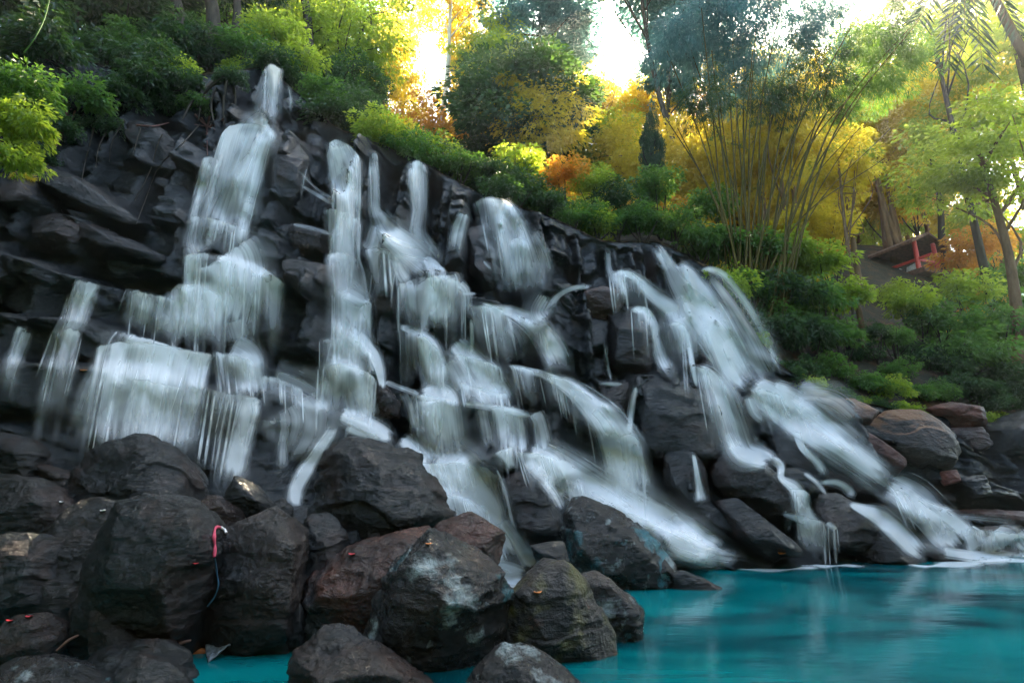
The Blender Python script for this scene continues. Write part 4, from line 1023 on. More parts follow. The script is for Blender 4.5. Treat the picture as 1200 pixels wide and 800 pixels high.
# ------------------------------------------------------------------ vegetation
def unit(v): return v / (np.linalg.norm(v, axis=-1, keepdims=True) + 1e-9)
def leaves(P, axis, ln, wd, rs, up=0.6):
    """P (n,3) leaf bases, axis (n,3) leaf directions -> one small folded blade each"""
    n = len(P)
    ax = unit(axis)
    nr = unit(np.cross(ax, unit(rs.normal(size=(n, 3)) + np.array([0, 0, up * 2]))))      # sideways
    nn = np.cross(nr, ax)
    l = (ln * rs.uniform(.65, 1.25, n))[:, None]; w_ = (wd * rs.uniform(.75, 1.2, n))[:, None]
    v0 = P; v2 = P + ax * l - np.array([0, 0, 1]) * l * .12
    v1 = P + ax * l * .45 + nr * w_ * .5 + nn * w_ * .16; v3 = P + ax * l * .45 - nr * w_ * .5 + nn * w_ * .16
    V = np.stack([v0, v1, v2, v3], 1).reshape(-1, 3)
    b = np.arange(n)[:, None] * 4
    Fq = np.concatenate([b + np.array([[0, 2, 1]]), b + np.array([[0, 3, 2]])], 1).reshape(-1, 3)
    return V, Fq

def cloud(seed, ncl, per, crad, ln, wd, shape='ball', droop=0.5, shell=(.5, 1.0), squash=1.0):
    rs = np.random.RandomState(seed)
    d = unit(rs.normal(size=(ncl, 3)))
    if shape == 'dome': d[:, 2] = np.abs(d[:, 2]) * 1.1 - 0.15; d = unit(d)
    r = rs.uniform(shell[0], shell[1], ncl)
    C = d * r[:, None] * np.array([1, 1, squash])
    Ps, As = [], []
    for c, dd in zip(C, d):
        k = int(per * rs.uniform(.5, 1.4)); cr = crad * rs.uniform(.6, 1.35)
        q = unit(rs.normal(size=(k, 3))) * (rs.uniform(.25, 1, k) ** .5)[:, None] * cr * np.array([1.2, 1.2, .7])
        Ps.append(c + q)
        a = unit(q) * np.array([1, 1, .5]) + dd * .5 + rs.normal(size=(k, 3)) * .45; a[:, 2] -= droop
        As.append(a)
    return leaves(np.vstack(Ps), np.vstack(As), ln, wd, rs)

def proto(name, V, Fq, mat):
    o = mesh_np(name, V, Fq, mat, smooth=False); me = o.data
    bpy.data.objects.remove(o); return me
PR = {}
PR['tree'] = [proto('tree_crown', *cloud(100 + i, 84, 240, .24, .08, .045, droop=.5), M['leaf_green']) for i in range(3)]
PR['airy'] = [proto('airy_crown', *cloud(110 + i, 60, 130, .25, .08, .042, droop=.7, shell=(.3, 1.05)), M['leaf_yellow']) for i in range(3)]
PR['shrub'] = [proto('shrub_crown', *cloud(120 + i, 34, 60, .30, .19, .085, 'dome', droop=.8, shell=(.4, 1.0), squash=.9), M['leaf_green']) for i in range(4)]
PR['fine'] = [proto('fine_crown', *cloud(130 + i, 40, 72, .30, .15, .068, 'dome', droop=.7, shell=(.3, 1.12), squash=.9), M['leaf_green']) for i in range(3)]
PR['bamboo'] = [proto('bamboo_leaves', *cloud(140 + i, 46, 100, .26, .16, .022, droop=1.3, shell=(.2, 1.05)), M['leaf_haze_blue']) for i in range(3)]
_vs = [0]
def foliage(kind, mat, parent, c, r, name='crown', rz=None):
    _vs[0] += 1
    me = PR[kind][_vs[0] % len(PR[kind])]
    o = bpy.data.objects.new(name, me); COL.objects.link(o)
    o.parent = parent
    o.location = Vector(np.asarray(c, float) - np.array(parent.location))
    o.scale = tuple(r) if np.ndim(r) else (r, r, r)
    o.rotation_euler = (0, 0, rz if rz is not None else (_vs[0] * 2.399) % 6.28)
    if len(o.material_slots):
        o.material_slots[0].link = 'OBJECT'; o.material_slots[0].material = M[mat]
    return o

def px_size(rpx, P):
    d = np.asarray(P) - CAM
    return rpx / F * (d @ FW)

def trunk_mesh(base, top, r0, r1, limbs, mat, parent, bend=0.15, seed=0):
    rs = np.random.RandomState(seed)
    base, top = np.array(base, float), np.array(top, float)
    mid = (base + top) / 2 + rs.uniform(-1, 1, 3) * np.linalg.norm(top - base) * bend * np.array([1, 1, .2])
    path = spline([base, mid, top], 14)
    parts = [tube(path, np.linspace(r0, r1, 14) * (1 + .5 * np.exp(-np.linspace(0, 9, 14))), 9)]
    for L in limbs:
        s = path[rs.randint(6, 13)]
        m_ = (s + L) / 2 + rs.uniform(-.2, .2, 3) * np.linalg.norm(L - s)
        parts.append(tube(spline([s, m_, L], 8), np.linspace(r1 * .8, r1 * .2, 8), 6))
    return mesh_np('trunk', *merge(parts), mat, parent)

def tree(cx, cy, rx, ry, Y, label, kind='tree', mat='leaf_green', bark='bark', tr=0.14, base=None, cat='tree', group=None, name='broadleaf_tree', shift=(0, 0)):
    _vs[0] += 1
    c = at(cx, cy, Y)
    R = px_size(rx, c); Rz = px_size(ry, c)
    bx, by = (c[0] + shift[0], c[1] + shift[1]) if base is None else (base[0], base[1])
    gz = ground(bx, by)
    if gz is None: gz = c[2] - Rz * 2
    gz = min(gz, c[2] - Rz * .6) - .15
    root = empty(name, (bx, by, gz), label, cat, group)
    rs = np.random.RandomState(_vs[0])
    limbs = [c + unit(rs.normal(size=3)) * np.array([R, R, Rz]) * .75 for _ in range(9)]
    trunk_mesh((bx, by, gz), c + np.array([0, 0, Rz * .35]), tr, tr * .35, limbs, M[bark], root, .06, _vs[0])
    foliage(kind, mat, root, c, (R, R, Rz))
    return root

ALL = BVHTree.FromPolygons([tuple(v) for v in np.vstack([Vc, Vh])], [tuple(f) for f in np.vstack([Fc, Fh + len(Vc)])])
CN = {'leaf_dark': 'dark green', 'leaf_green': 'green', 'leaf_lime': 'bright yellow-green', 'leaf_yellow': 'golden yellow', 'leaf_orange': 'orange-brown', 'leaf_haze_blue': 'bluish green'}
def shrub(px, py, rpx, mat, where, kind='shrub', Y=None, name='leafy_shrub', root_px=None, back=.6):
    if Y is None:
        h = hit(ALL, px, py); q = at_plane(px, py)
        if h is None or h.y > q[1] + back + 1.5:
            P = at(px, py, q[1] + back); R = px_size(rpx, P)
            gz = ground(P[0], P[1]); base = np.array([P[0], P[1], P[2] - R if gz is None else min(gz, P[2] - .3 * R)])
        else:
            P = np.array(h); R = px_size(rpx, P); base = P.copy(); P = P + np.array([0, -.45 * R, -.1 * R])
    else:
        P = at(px, py, Y); R = px_size(rpx, P)
        if root_px: hb = hit(ALL, *root_px); base = np.array(hb) if hb else P - np.array([0, 0, R])
        else: base = P - np.array([0, 0, R])
    root = empty(name, base, CN[mat] + ' leafy shrub ' + where, 'shrub')
    rs = np.random.RandomState(int(px * 7 + py))
    parts = []
    for k in range(5):
        e = P + unit(rs.normal(size=3) + np.array([0, 0, .6])) * R * .7
        m_ = (base + e) / 2 + rs.uniform(-.15, .15, 3) * R
        parts.append(tube(spline([base + rs.uniform(-.05, .05, 3), m_, e], 7), np.linspace(.03, .008, 7) * max(1, R), 5))
    mesh_np('stems', *merge(parts), M['bark'], root)
    foliage(kind, mat, root, P, (R, R, R), name='leaves')
    return root

# left bank
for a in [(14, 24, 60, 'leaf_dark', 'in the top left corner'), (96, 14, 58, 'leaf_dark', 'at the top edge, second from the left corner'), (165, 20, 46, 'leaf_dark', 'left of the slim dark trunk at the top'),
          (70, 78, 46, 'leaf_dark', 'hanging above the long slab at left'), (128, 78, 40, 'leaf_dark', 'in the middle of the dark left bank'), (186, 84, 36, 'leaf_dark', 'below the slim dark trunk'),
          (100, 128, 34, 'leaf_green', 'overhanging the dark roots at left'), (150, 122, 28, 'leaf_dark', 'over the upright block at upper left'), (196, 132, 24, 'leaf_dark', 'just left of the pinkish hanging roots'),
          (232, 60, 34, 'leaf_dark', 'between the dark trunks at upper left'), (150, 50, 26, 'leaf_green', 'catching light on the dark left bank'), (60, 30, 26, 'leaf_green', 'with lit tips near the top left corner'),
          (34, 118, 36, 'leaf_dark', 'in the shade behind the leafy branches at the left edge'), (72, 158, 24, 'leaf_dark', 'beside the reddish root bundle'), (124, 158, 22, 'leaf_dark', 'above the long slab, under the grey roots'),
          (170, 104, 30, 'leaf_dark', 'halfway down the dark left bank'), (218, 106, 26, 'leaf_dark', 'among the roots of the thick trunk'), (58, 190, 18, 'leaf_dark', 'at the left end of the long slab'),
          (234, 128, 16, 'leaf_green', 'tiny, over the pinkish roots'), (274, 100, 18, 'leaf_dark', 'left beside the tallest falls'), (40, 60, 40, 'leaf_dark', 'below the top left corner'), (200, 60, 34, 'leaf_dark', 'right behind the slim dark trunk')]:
    shrub(*a)
shrub(8, 105, 42, 'leaf_green', 'leaning in from the left edge, upper of three', Y=7.6, root_px=(-60, 240))
shrub(16, 150, 40, 'leaf_lime', 'leaning in from the left edge, middle of three', Y=7.4, root_px=(-60, 250))
shrub(6, 190, 36, 'leaf_lime', 'leaning in from the left edge, lowest of three', Y=7.3, root_px=(-70, 260))
shrub(1046, 348, 20, 'leaf_lime', 'on the earth bank just below the pavilion', 'fine', Y=21)
shrub(34, 214, 11, 'leaf_yellow', 'tiny, on the craggy rock at the left edge')
# rim of the falls
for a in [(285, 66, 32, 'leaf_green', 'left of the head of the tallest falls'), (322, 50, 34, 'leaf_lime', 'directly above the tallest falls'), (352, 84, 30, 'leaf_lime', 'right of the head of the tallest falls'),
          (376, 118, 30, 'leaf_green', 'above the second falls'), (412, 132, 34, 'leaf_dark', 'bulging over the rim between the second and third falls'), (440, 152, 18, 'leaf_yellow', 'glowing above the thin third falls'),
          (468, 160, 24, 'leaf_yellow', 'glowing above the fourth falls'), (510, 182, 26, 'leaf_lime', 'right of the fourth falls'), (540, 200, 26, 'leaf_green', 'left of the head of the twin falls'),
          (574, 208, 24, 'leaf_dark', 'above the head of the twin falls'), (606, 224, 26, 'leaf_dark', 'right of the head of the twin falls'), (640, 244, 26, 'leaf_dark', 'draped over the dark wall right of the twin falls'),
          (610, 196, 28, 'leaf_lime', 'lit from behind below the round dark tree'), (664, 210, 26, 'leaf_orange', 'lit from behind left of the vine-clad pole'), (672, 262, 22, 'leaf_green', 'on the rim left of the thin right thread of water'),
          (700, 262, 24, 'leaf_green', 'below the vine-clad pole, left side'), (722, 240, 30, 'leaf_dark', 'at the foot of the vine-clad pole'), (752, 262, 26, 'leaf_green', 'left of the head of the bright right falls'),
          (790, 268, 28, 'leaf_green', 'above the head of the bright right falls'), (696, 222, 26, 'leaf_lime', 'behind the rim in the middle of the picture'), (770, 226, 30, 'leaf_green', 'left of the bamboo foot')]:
    shrub(*a, kind='fine')
# right bank
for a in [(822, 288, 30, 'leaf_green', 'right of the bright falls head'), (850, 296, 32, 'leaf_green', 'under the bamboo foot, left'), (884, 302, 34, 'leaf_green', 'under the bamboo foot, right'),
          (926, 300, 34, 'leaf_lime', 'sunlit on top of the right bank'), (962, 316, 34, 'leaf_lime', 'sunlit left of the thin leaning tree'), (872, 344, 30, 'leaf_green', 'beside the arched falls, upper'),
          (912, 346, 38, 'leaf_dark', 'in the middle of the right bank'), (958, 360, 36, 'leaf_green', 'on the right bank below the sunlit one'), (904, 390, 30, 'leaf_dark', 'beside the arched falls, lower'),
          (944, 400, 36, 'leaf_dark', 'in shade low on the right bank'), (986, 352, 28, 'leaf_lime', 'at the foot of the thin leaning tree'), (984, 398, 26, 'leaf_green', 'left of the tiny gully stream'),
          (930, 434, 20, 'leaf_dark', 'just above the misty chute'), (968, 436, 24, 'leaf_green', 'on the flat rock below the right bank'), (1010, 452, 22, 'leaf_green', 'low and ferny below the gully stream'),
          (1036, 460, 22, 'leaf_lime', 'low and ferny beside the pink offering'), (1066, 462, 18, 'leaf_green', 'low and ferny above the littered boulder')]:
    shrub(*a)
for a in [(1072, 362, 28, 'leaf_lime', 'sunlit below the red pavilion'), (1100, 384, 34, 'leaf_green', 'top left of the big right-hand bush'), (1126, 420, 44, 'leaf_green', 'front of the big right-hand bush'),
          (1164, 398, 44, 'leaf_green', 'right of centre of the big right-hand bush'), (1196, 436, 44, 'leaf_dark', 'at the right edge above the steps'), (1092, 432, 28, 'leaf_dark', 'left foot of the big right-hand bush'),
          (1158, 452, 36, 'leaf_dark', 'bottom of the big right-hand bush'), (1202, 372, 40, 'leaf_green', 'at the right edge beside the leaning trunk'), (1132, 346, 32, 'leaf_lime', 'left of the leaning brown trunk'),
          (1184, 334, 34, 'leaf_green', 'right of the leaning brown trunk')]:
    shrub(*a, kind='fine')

# low ferns along the foot of the right bank
rs = np.random.RandomState(17)
for k, x in enumerate(np.linspace(6.6, 15.5, 26)):
    i = int(np.argmin(np.abs(xs - x))); q = ctop[i] + np.array([0, rs.uniform(.1, .9), -.05])
    R = rs.uniform(.28, .48); m_ = rs.choice(['leaf_green', 'leaf_dark', 'leaf_lime'])
    root = empty('fern', q, 'low ' + CN[m_] + ' fern in the row along the rim of the right bank', 'fern', CN[m_] + ' ferns along the right bank')
    foliage('shrub', m_, root, q + np.array([0, 0, R * .2]), R, name='fronds')

# trees one can tell apart
tree(614, 140, 84, 76, 25, 'round dense dark tree in the centre of the skyline', 'tree', 'leaf_dark', tr=.28)
tree(634, 42, 68, 52, 31, 'taller bluish tree topping the round dark tree', 'tree', 'leaf_haze_blue', tr=.3)
tree(706, 170, 50, 52, 27, 'yellow-green tree right of the round dark tree', 'airy', 'leaf_lime', tr=.15)
tree(764, 178, 13, 50, 22, 'narrow vine-clad pole standing at the rim', 'tree', 'leaf_dark', tr=.12, name='vine_clad_tree')
tree(425, 40, 64, 62, 20, 'bright green tree hanging over the upper rim', 'airy', 'leaf_lime', tr=.2)
tree(346, 40, 60, 52, 18.5, 'bright green tree directly over the tallest falls', 'airy', 'leaf_lime', tr=.2)
tree(270, 4, 60, 40, 18, 'green tree at the top edge left of the tallest falls', 'airy', 'leaf_green', tr=.22)
tree(405, 112, 48, 44, 17, 'dark tree mass bulging right of the tallest falls', 'tree', 'leaf_dark', tr=.16)
tree(130, -20, 90, 50, 15.5, 'dark tree at the top edge over the left bank', 'tree', 'leaf_dark', tr=.25)
tree(528, -10, 44, 46, 28, 'tall tree with a pale straight trunk against the light', 'airy', 'leaf_yellow', 'bark_pale', tr=.2, base=tuple(at(508, 162, 28)[:2]))
tree(552, 120, 52, 80, 34, 'golden tree behind the pale trunk, left of the round tree', 'airy', 'leaf_yellow', tr=.2)
tree(474, 130, 40, 60, 30, 'golden tree left of the pale trunk', 'airy', 'leaf_yellow', tr=.2)
tree(468, 20, 40, 40, 36, 'golden treetop left of the small gap of white sky', 'airy', 'leaf_yellow', tr=.2)
tree(736, 128, 40, 34, 36, 'golden treetop under the big gap of white sky', 'airy', 'leaf_yellow', tr=.2)
tree(800, 190, 50, 50, 33, 'golden tree behind the left side of the bamboo', 'airy', 'leaf_yellow', tr=.2)
tree(834, 30, 66, 70, 27, 'hazy bluish tree right of the gap of white sky', 'bamboo', 'leaf_haze_blue', tr=.22)
tree(1150, 190, 84, 64, 17, 'olive-green tree with a leaning brown trunk at far right', 'airy', 'leaf_lime', 'bark_warm', tr=.2, base=tuple(at(1172, 350, 17)[:2]))
tree(984, 196, 44, 40, 19, 'thin leaning tree between the right bank and the red pavilion', 'airy', 'leaf_yellow', 'bark_warm', tr=.09, base=tuple(at(1012, 392, 17)[:2]))
tree(1186, 40, 70, 60, 21, 'green tree in the top right corner behind the palm', 'airy', 'leaf_lime', tr=.22)
tree(1070, 150, 60, 56, 27, 'golden tree above the red pavilion', 'airy', 'leaf_yellow', tr=.18)
tree(1008, 70, 56, 50, 30, 'olive tree behind the long bamboo canes', 'airy', 'leaf_lime', tr=.18)
tree(940, 180, 50, 44, 30, 'orange tree seen through the bamboo canes', 'airy', 'leaf_orange', tr=.18)
for a in [(452, 70, 38, 50, 29, 'golden tree between the bright green one and the pale trunk'), (546, 62, 30, 60, 31, 'slender golden tree just right of the pale trunk'),
          (700, 112, 36, 34, 30, 'small golden tree touching the right of the round dark tree'), (1110, 110, 60, 50, 25, 'golden tree right of the long bamboo canes'),
          (1040, 200, 50, 44, 29, 'low golden tree behind the thin leaning tree'), (1180, 150, 50, 50, 24, 'golden tree behind the leaning trunk at the right edge'),
          (760, 120, 30, 40, 31, 'small golden tree at the left foot of the bluish one'),
          (1150, 70, 66, 56, 26, 'large golden tree behind the palm fronds'), (1084, 96, 46, 40, 28, 'golden tree between the bamboo tips and the palm fronds'), (960, 110, 46, 40, 30, 'golden tree behind the upper bamboo canes')]:
    tree(*a[:5], a[5], 'airy', 'leaf_yellow', 'bark_warm', tr=.14)
tree(740, -92, 74, 58, 26, 'unseen tree added above the top edge to block sun from the boulders', 'tree', 'leaf_dark', tr=.2, shift=(3.2, 0))  # out of view, added to keep sun patches off the front boulders
tree(812, -50, 90, 70, 26, 'dense bluish tree added at the top edge to block the sun, right of the gap of white sky', 'tree', 'leaf_haze_blue', tr=.26)  # mostly unseen crown added to shade falls and rocks from the sun
tree(788, 70, 40, 60, 29, 'hazy bluish tree nearest the gap of white sky', 'tree', 'leaf_haze_blue', tr=.2)
tree(1090, 30, 60, 44, 20, 'olive canopy at the top edge left of the palm', 'airy', 'leaf_lime', tr=.16)
# bushes hiding the right slope
for a in [(828, 250, 30, 'leaf_green', 'left of the bamboo canes, upper'), (930, 268, 30, 'leaf_yellow', 'glowing right of the bamboo canes'), (966, 270, 32, 'leaf_yellow', 'glowing left of the thin leaning tree'),
          (1030, 250, 34, 'leaf_yellow', 'glowing behind the pavilion roof'), (1070, 246, 34, 'leaf_orange', 'above the pavilion roof'), (1146, 262, 30, 'leaf_lime', 'right of the pavilion'),
          (1024, 392, 16, 'leaf_dark', 'right of the tiny gully stream'),
          (1048, 400, 22, 'leaf_green', 'in the gully below the earth bank'), (1150, 300, 36, 'leaf_orange', 'left of the leaning brown trunk, higher'), (1192, 290, 36, 'leaf_lime', 'at the right edge above the leaning trunk'),
          (1066, 420, 22, 'leaf_dark', 'behind the pink offering'), (1006, 418, 18, 'leaf_dark', 'left of the pink offering'),
          (1120, 458, 28, 'leaf_dark', 'low under the big right-hand bush, left'), (1092, 464, 20, 'leaf_green', 'low above the reddish rock'), (1152, 474, 24, 'leaf_dark', 'low under the big right-hand bush, right'), (1192, 474, 28, 'leaf_dark', 'in the corner above the stone steps'), (1046, 438, 20, 'leaf_green', 'low between the gully stream and the big bush')]:
    if 1000 < a[0] < 1100 and a[1] < 300:
        shrub(*a, kind='fine', Y=31)
    else: shrub(*a, kind='fine', back=2.5 if a[1] < 345 else .6)
# slim dark trunks on the left bank
for x0, y0, x1, y1, Y, r, lab in [(214, 78, 196, -30, 14.5, .16, 'slim dark trunk on the left bank, leftmost of three'), (250, 84, 240, -30, 15, .2, 'thick dark trunk with roots on the left bank'),
                                  (268, 84, 276, -30, 15.4, .12, 'thin dark trunk beside the thick rooted one'), (362, 110, 352, -30, 17.5, .16, 'dark trunk right of the tallest falls')]:
    a, b = at(x0, y0, Y), at(x1, y1, Y)
    root = empty('tree_trunk', a, lab, 'tree')
    mesh_np('trunk', *tube(spline([a - np.array([0, 0, 1.0]), (a + b) / 2 + np.array([.15, 0, 0]), b], 14), np.linspace(r * 1.4, r * .8, 14), 9), M['bark'], root)
    foliage('airy', 'leaf_green' if x0 > 300 else 'leaf_dark', root, b + np.array([0, 0, 1.2]), 1.8)

# far wood on the slope, one by one
def project(P):
    d = np.asarray(P) - CAM; z = d @ FW
    return 600 + F * d[0] / z, 400 - F * (d @ UP) / z
HOLES = [(486, 44, 524, 98), (508, -40, 530, 22), (576, -60, 620, 2), (694, -300, 774, 70)]
CLEAR = [(1000, 268, 1106, 384)]
def blocks(px, py, rp): return any(px + rp > h[0] and px - rp < h[2] and py + rp > h[1] and py - rp < h[3] for h in CLEAR)
rs = np.random.RandomState(5)
n_t = 0
for k in range(9000):
    if n_t >= 240: break
    ty = rs.uniform(21, 52); tx = rs.uniform(-.95, 1.0) * ty
    gz = ground(tx, ty)
    if gz is None: continue
    R = rs.uniform(1.8, 3.2); Hh = rs.uniform(1.2, 10)
    c = np.array([tx, ty, gz + Hh + R * .4]); px, py = project(c); rp = R * F / (ty * 1.05)
    if not (-40 < px < 1240) or py < -60 or py > 300: continue
    if any(px + rp * .85 > h[0] and px - rp * .85 < h[2] and py + rp * .85 > h[1] and py - rp * .85 < h[3] for h in HOLES): continue
    if ty < 27.5 and (blocks(px, py, rp) or (1000 < px < 1106)): continue
    if ty > 33 and py - rp < 130 and px > 430: continue
    if ty < 20 and px > 600: continue
    m_ = 'leaf_yellow' if px > 430 and rs.rand() < .64 else ('leaf_orange' if px > 430 and rs.rand() < .3 else ('leaf_lime' if rs.rand() < .6 else 'leaf_green'))
    root = empty('forest_tree', (tx, ty, gz - .1), CN[m_] + ' tree blurred among its neighbours in the far sunlit wood', 'tree', CN[m_] + ' trees of the far wood')
    trunk_mesh((tx, ty, gz - .1), c + np.array([0, 0, R * .4]), .13, .05, [c + unit(rs.normal(size=3)) * R * .7 for _ in range(5)], M['bark_warm'], root, .05, k)
    foliage('airy', m_, root, c, (R, R * .55, R * rs.uniform(.9, 1.3)), rz=0)
    n_t += 1
n_s = 0
for k in range(4000):
    if n_s >= 170: break
    ty = rs.uniform(12, 34); tx = rs.uniform(-.95, 1.0) * ty
    gz = ground(tx, ty)
    if gz is None: continue
    R = rs.uniform(.6, 1.0) * (.6 + ty / 28); c = np.array([tx, ty, gz + R * .1]); px, py = project(c); rp = R * F / ty
    if not (-30 < px < 1230) or py < -40 or py > 430: continue
    if any(px + rp > h[0] and px - rp < h[2] and py + rp > h[1] and py - rp < h[3] for h in CLEAR + [(1000, 360, 1062, 450)]): continue
    far = ty > 19 and px > 420
    m_ = rs.choice(['leaf_yellow', 'leaf_orange', 'leaf_lime'] if far else ['leaf_green', 'leaf_dark', 'leaf_lime'])
    root = empty('undergrowth_shrub', (tx, ty, gz - .05), CN[m_] + ' shrub lost among others in the undergrowth under the trees', 'shrub', CN[m_] + ' shrubs of the undergrowth')
    foliage('fine', m_, root, c, (R, R, R), name='leaves')
    n_s += 1

# bamboo
bb = at(878, 288, 15.6); bb[2] = ground(bb[0], bb[1]) or bb[2]
bam = empty('bamboo_clump', bb, 'big clump of thin bamboo canes fanning out above the right bank', 'bamboo')
rs = np.random.RandomState(8)
ends = [(768, 120), (782, 60), (794, 150), (800, 30), (812, 90), (822, 10), (834, 60), (842, 110), (850, -10), (858, 50), (866, 95), (874, 5), (882, 60), (890, -20), (898, 40), (906, 100),
        (914, 10), (924, 70), (934, 30), (944, 110), (952, 60), (962, 20), (974, 90), (984, 50), (998, 30), (1012, 70), (1086, 10), (1078, 22), (1068, 34), (1050, 60), (1030, 128), (1044, 150), (1010, 110), (1000, 158), (1036, 186)]
for i, (ex, ey) in enumerate(ends):
    s = bb + np.array([rs.uniform(-.7, .7), rs.uniform(-.5, .5), -.2])
    far = np.hypot(ex - 878, ey - 285)
    e = at(ex, ey, bb[1] + rs.uniform(-1.2, 1.8))
    m_ = s * .5 + e * .5 + np.array([(s[0] - e[0]) * .10, 0, .10 * np.linalg.norm(e - s) * (abs(ex - 878) / 220)])
    path = spline([s, m_, e], 22)
    rad = np.linspace(.034, .012, 22) * rs.uniform(.8, 1.3); rad[::3] *= 1.2
    mesh_np('cane', *tube(path, rad, 6), M['culm'], bam)
for (x, y, r, mt) in [(800, 50, 46, 'leaf_haze_blue'), (840, 20, 48, 'leaf_haze_blue'), (880, 60, 44, 'leaf_haze_blue'), (900, 10, 46, 'leaf_haze_blue'), (930, 50, 42, 'leaf_haze_blue'), (850, 90, 42, 'leaf_haze_blue'), (960, 20, 42, 'leaf_haze_blue'), (905, 110, 38, 'leaf_dark'),
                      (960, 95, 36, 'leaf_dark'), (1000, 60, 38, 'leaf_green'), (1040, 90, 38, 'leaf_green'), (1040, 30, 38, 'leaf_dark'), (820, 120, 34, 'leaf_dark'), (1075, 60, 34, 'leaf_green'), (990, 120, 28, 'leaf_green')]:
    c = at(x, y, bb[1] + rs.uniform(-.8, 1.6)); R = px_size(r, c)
    foliage('bamboo', mt, bam, c, (R, R, R), name='foliage')

# palm reaching in from the top right corner
pc = at(1140, -50, 12.5)
pb = at(1330, 420, 13.5)
palm = empty('palm_tree', pb, 'palm with dark drooping fronds at the top right corner', 'palm')
mesh_np('trunk', *tube(spline([pb, (pb + pc) / 2 + np.array([.5, 0, 0]), pc], 20), np.linspace(.16, .10, 20), 9), M['bark'], palm)
rs = np.random.RandomState(3)
for tx, ty, dy in [(1108, 78, -1), (1152, 82, -.6), (1074, 26, .2), (1196, 46, -.4), (1046, -10, .6), (1230, 10, .2), (1130, 40, -1.6), (1180, -80, .5), (1090, -90, 1)]:
    tip = at(tx, ty, 12.5 + dy)
    path = spline([pc, pc * .55 + tip * .45 + np.array([0, 0, .45]), tip], 26)
    parts = [tube(path, np.linspace(.022, .005, 26), 5)]
    tg = unit(np.gradient(path, axis=0)); sidev = unit(np.cross(tg, np.array([0, -1, .3])))
    P_, A_ = [], []
    for f in np.linspace(.12, .99, 46):
        i = min(25, int(f * 25)); q = path[i]
        for sgn in (-1, 1):
            P_.append(q); A_.append(sidev[i] * sgn + tg[i] * .7 + np.array([0, 0, -.5]) + rs.normal(size=3) * .08)
    parts_l = leaves(np.array(P_), np.array(A_), .62, .06, rs, up=.2)
    fr = mesh_np('frond', *parts_l, M['palm_leaf_shade'], palm, smooth=False)
    mesh_np('rib', *tube(path, np.linspace(.022, .005, 26), 5), M['culm'], palm)

# hanging roots on the left wall
def roots(lines, Y, label, rad=.012, mat='root', lift=.12):
    p = []
    for ln in lines:
        pts = []
        for (x, y) in ln:
            h = hit(falls_bvh, x, y); q = np.array(h) if h else at(x, y, Y)
            pts.append(q + (CAM - q) / np.linalg.norm(CAM - q) * lift)
        p.append(tube(spline(pts, 12), np.linspace(rad * 1.3, rad * .5, 12), 5))
    V, Fq = merge(p); b = V.mean(0)
    o = mesh_np('hanging_roots', V - b, Fq, M[mat], loc=b)
    return tag(o, label, 'roots')
roots([[(236, 138), (242, 150), (243, 182)], [(228, 134), (240, 146), (252, 152)], [(246, 136), (243, 150), (240, 172)], [(262, 140), (246, 148), (228, 146)], [(160, 147), (180, 148), (198, 144)]], 11, 'pinkish roots dangling left of the tallest falls', .022)
roots([[(84, 128), (76, 150), (64, 176)], [(80, 130), (72, 155), (66, 170)], [(78, 132), (70, 158), (46, 178)], [(88, 130), (82, 146), (70, 166)]], 10, 'reddish root bundle hanging from the dark left bank', .016)
roots([[(146, 140), (132, 165), (128, 190)], [(128, 148), (116, 172), (112, 196)], [(190, 158), (184, 172), (176, 200), (158, 236)], [(234, 146), (214, 168), (186, 196), (172, 230), (160, 262)], [(165, 150), (156, 180)], [(110, 150), (100, 190), (96, 210)]], 10, 'long grey roots trailing over the dark blocks at left', .012, 'bark')
roots([[(262, 90), (240, 110), (232, 142)], [(258, 90), (248, 118), (250, 142)], [(272, 90), (276, 120), (272, 140)], [(252, 92), (226, 118), (214, 140)], [(266, 92), (262, 118), (262, 146)]], 12, 'dark roots spreading down from the thick trunk at upper left', .035, 'bark')
# climbing vine at upper left
q = [at(60, -10, 9.5), at(52, 22, 9.5), at(40, 46, 9.4), at(28, 62, 9.4)]
V, Fq = tube(spline(q, 14), np.full(14, .013), 5); b = V.mean(0)
tag(mesh_np('vine', V - b, Fq, M['leaf_green'], loc=b), 'single green vine stem slanting across the top left corner', 'vine')

# ------------------------------------------------------------------ red pavilion on the slope
def box8(P):       # eight corners: bottom 4, top 4
    V = np.array(P); Fq = np.array([[0, 3, 2, 1], [4, 5, 6, 7], [0, 1, 5, 4], [1, 2, 6, 5], [2, 3, 7, 6], [3, 0, 4, 7]]); return V, Fq
def beam(a, b, wd, ht):
    a, b = np.array(a, float), np.array(b, float); t = unit(b - a)
    s = np.cross(t, np.array([0, 0, 1.0])); s = np.array([1.0, 0, 0]) if np.linalg.norm(s) < .1 else unit(s); u = np.cross(s, t)
    o = [(-1, -1), (1, -1), (1, 1), (-1, 1)]
    return box8([a + s * wd / 2 * i + u * ht / 2 * j for i, j in o] + [b + s * wd / 2 * i + u * ht / 2 * j for i, j in o])
L0, R0 = at(1018, 332, 28), at(1080, 317, 25.4)
zf = (L0[2] + R0[2]) / 2
ax = unit(np.array([R0[0] - L0[0], R0[1] - L0[1], 0])); sx = np.array([ax[1], -ax[0], 0]);
if sx[0] < 0: sx = -sx
O = np.array([L0[0], L0[1], zf]); LEN = np.linalg.norm((R0 - L0)[:2]); W = 1.5
pav = empty('pavilion', O, 'small open pavilion with red posts and a sloping brown roof', 'pavilion')
def pp(a, s, z): return O + ax * a + sx * s + np.array([0, 0, z])
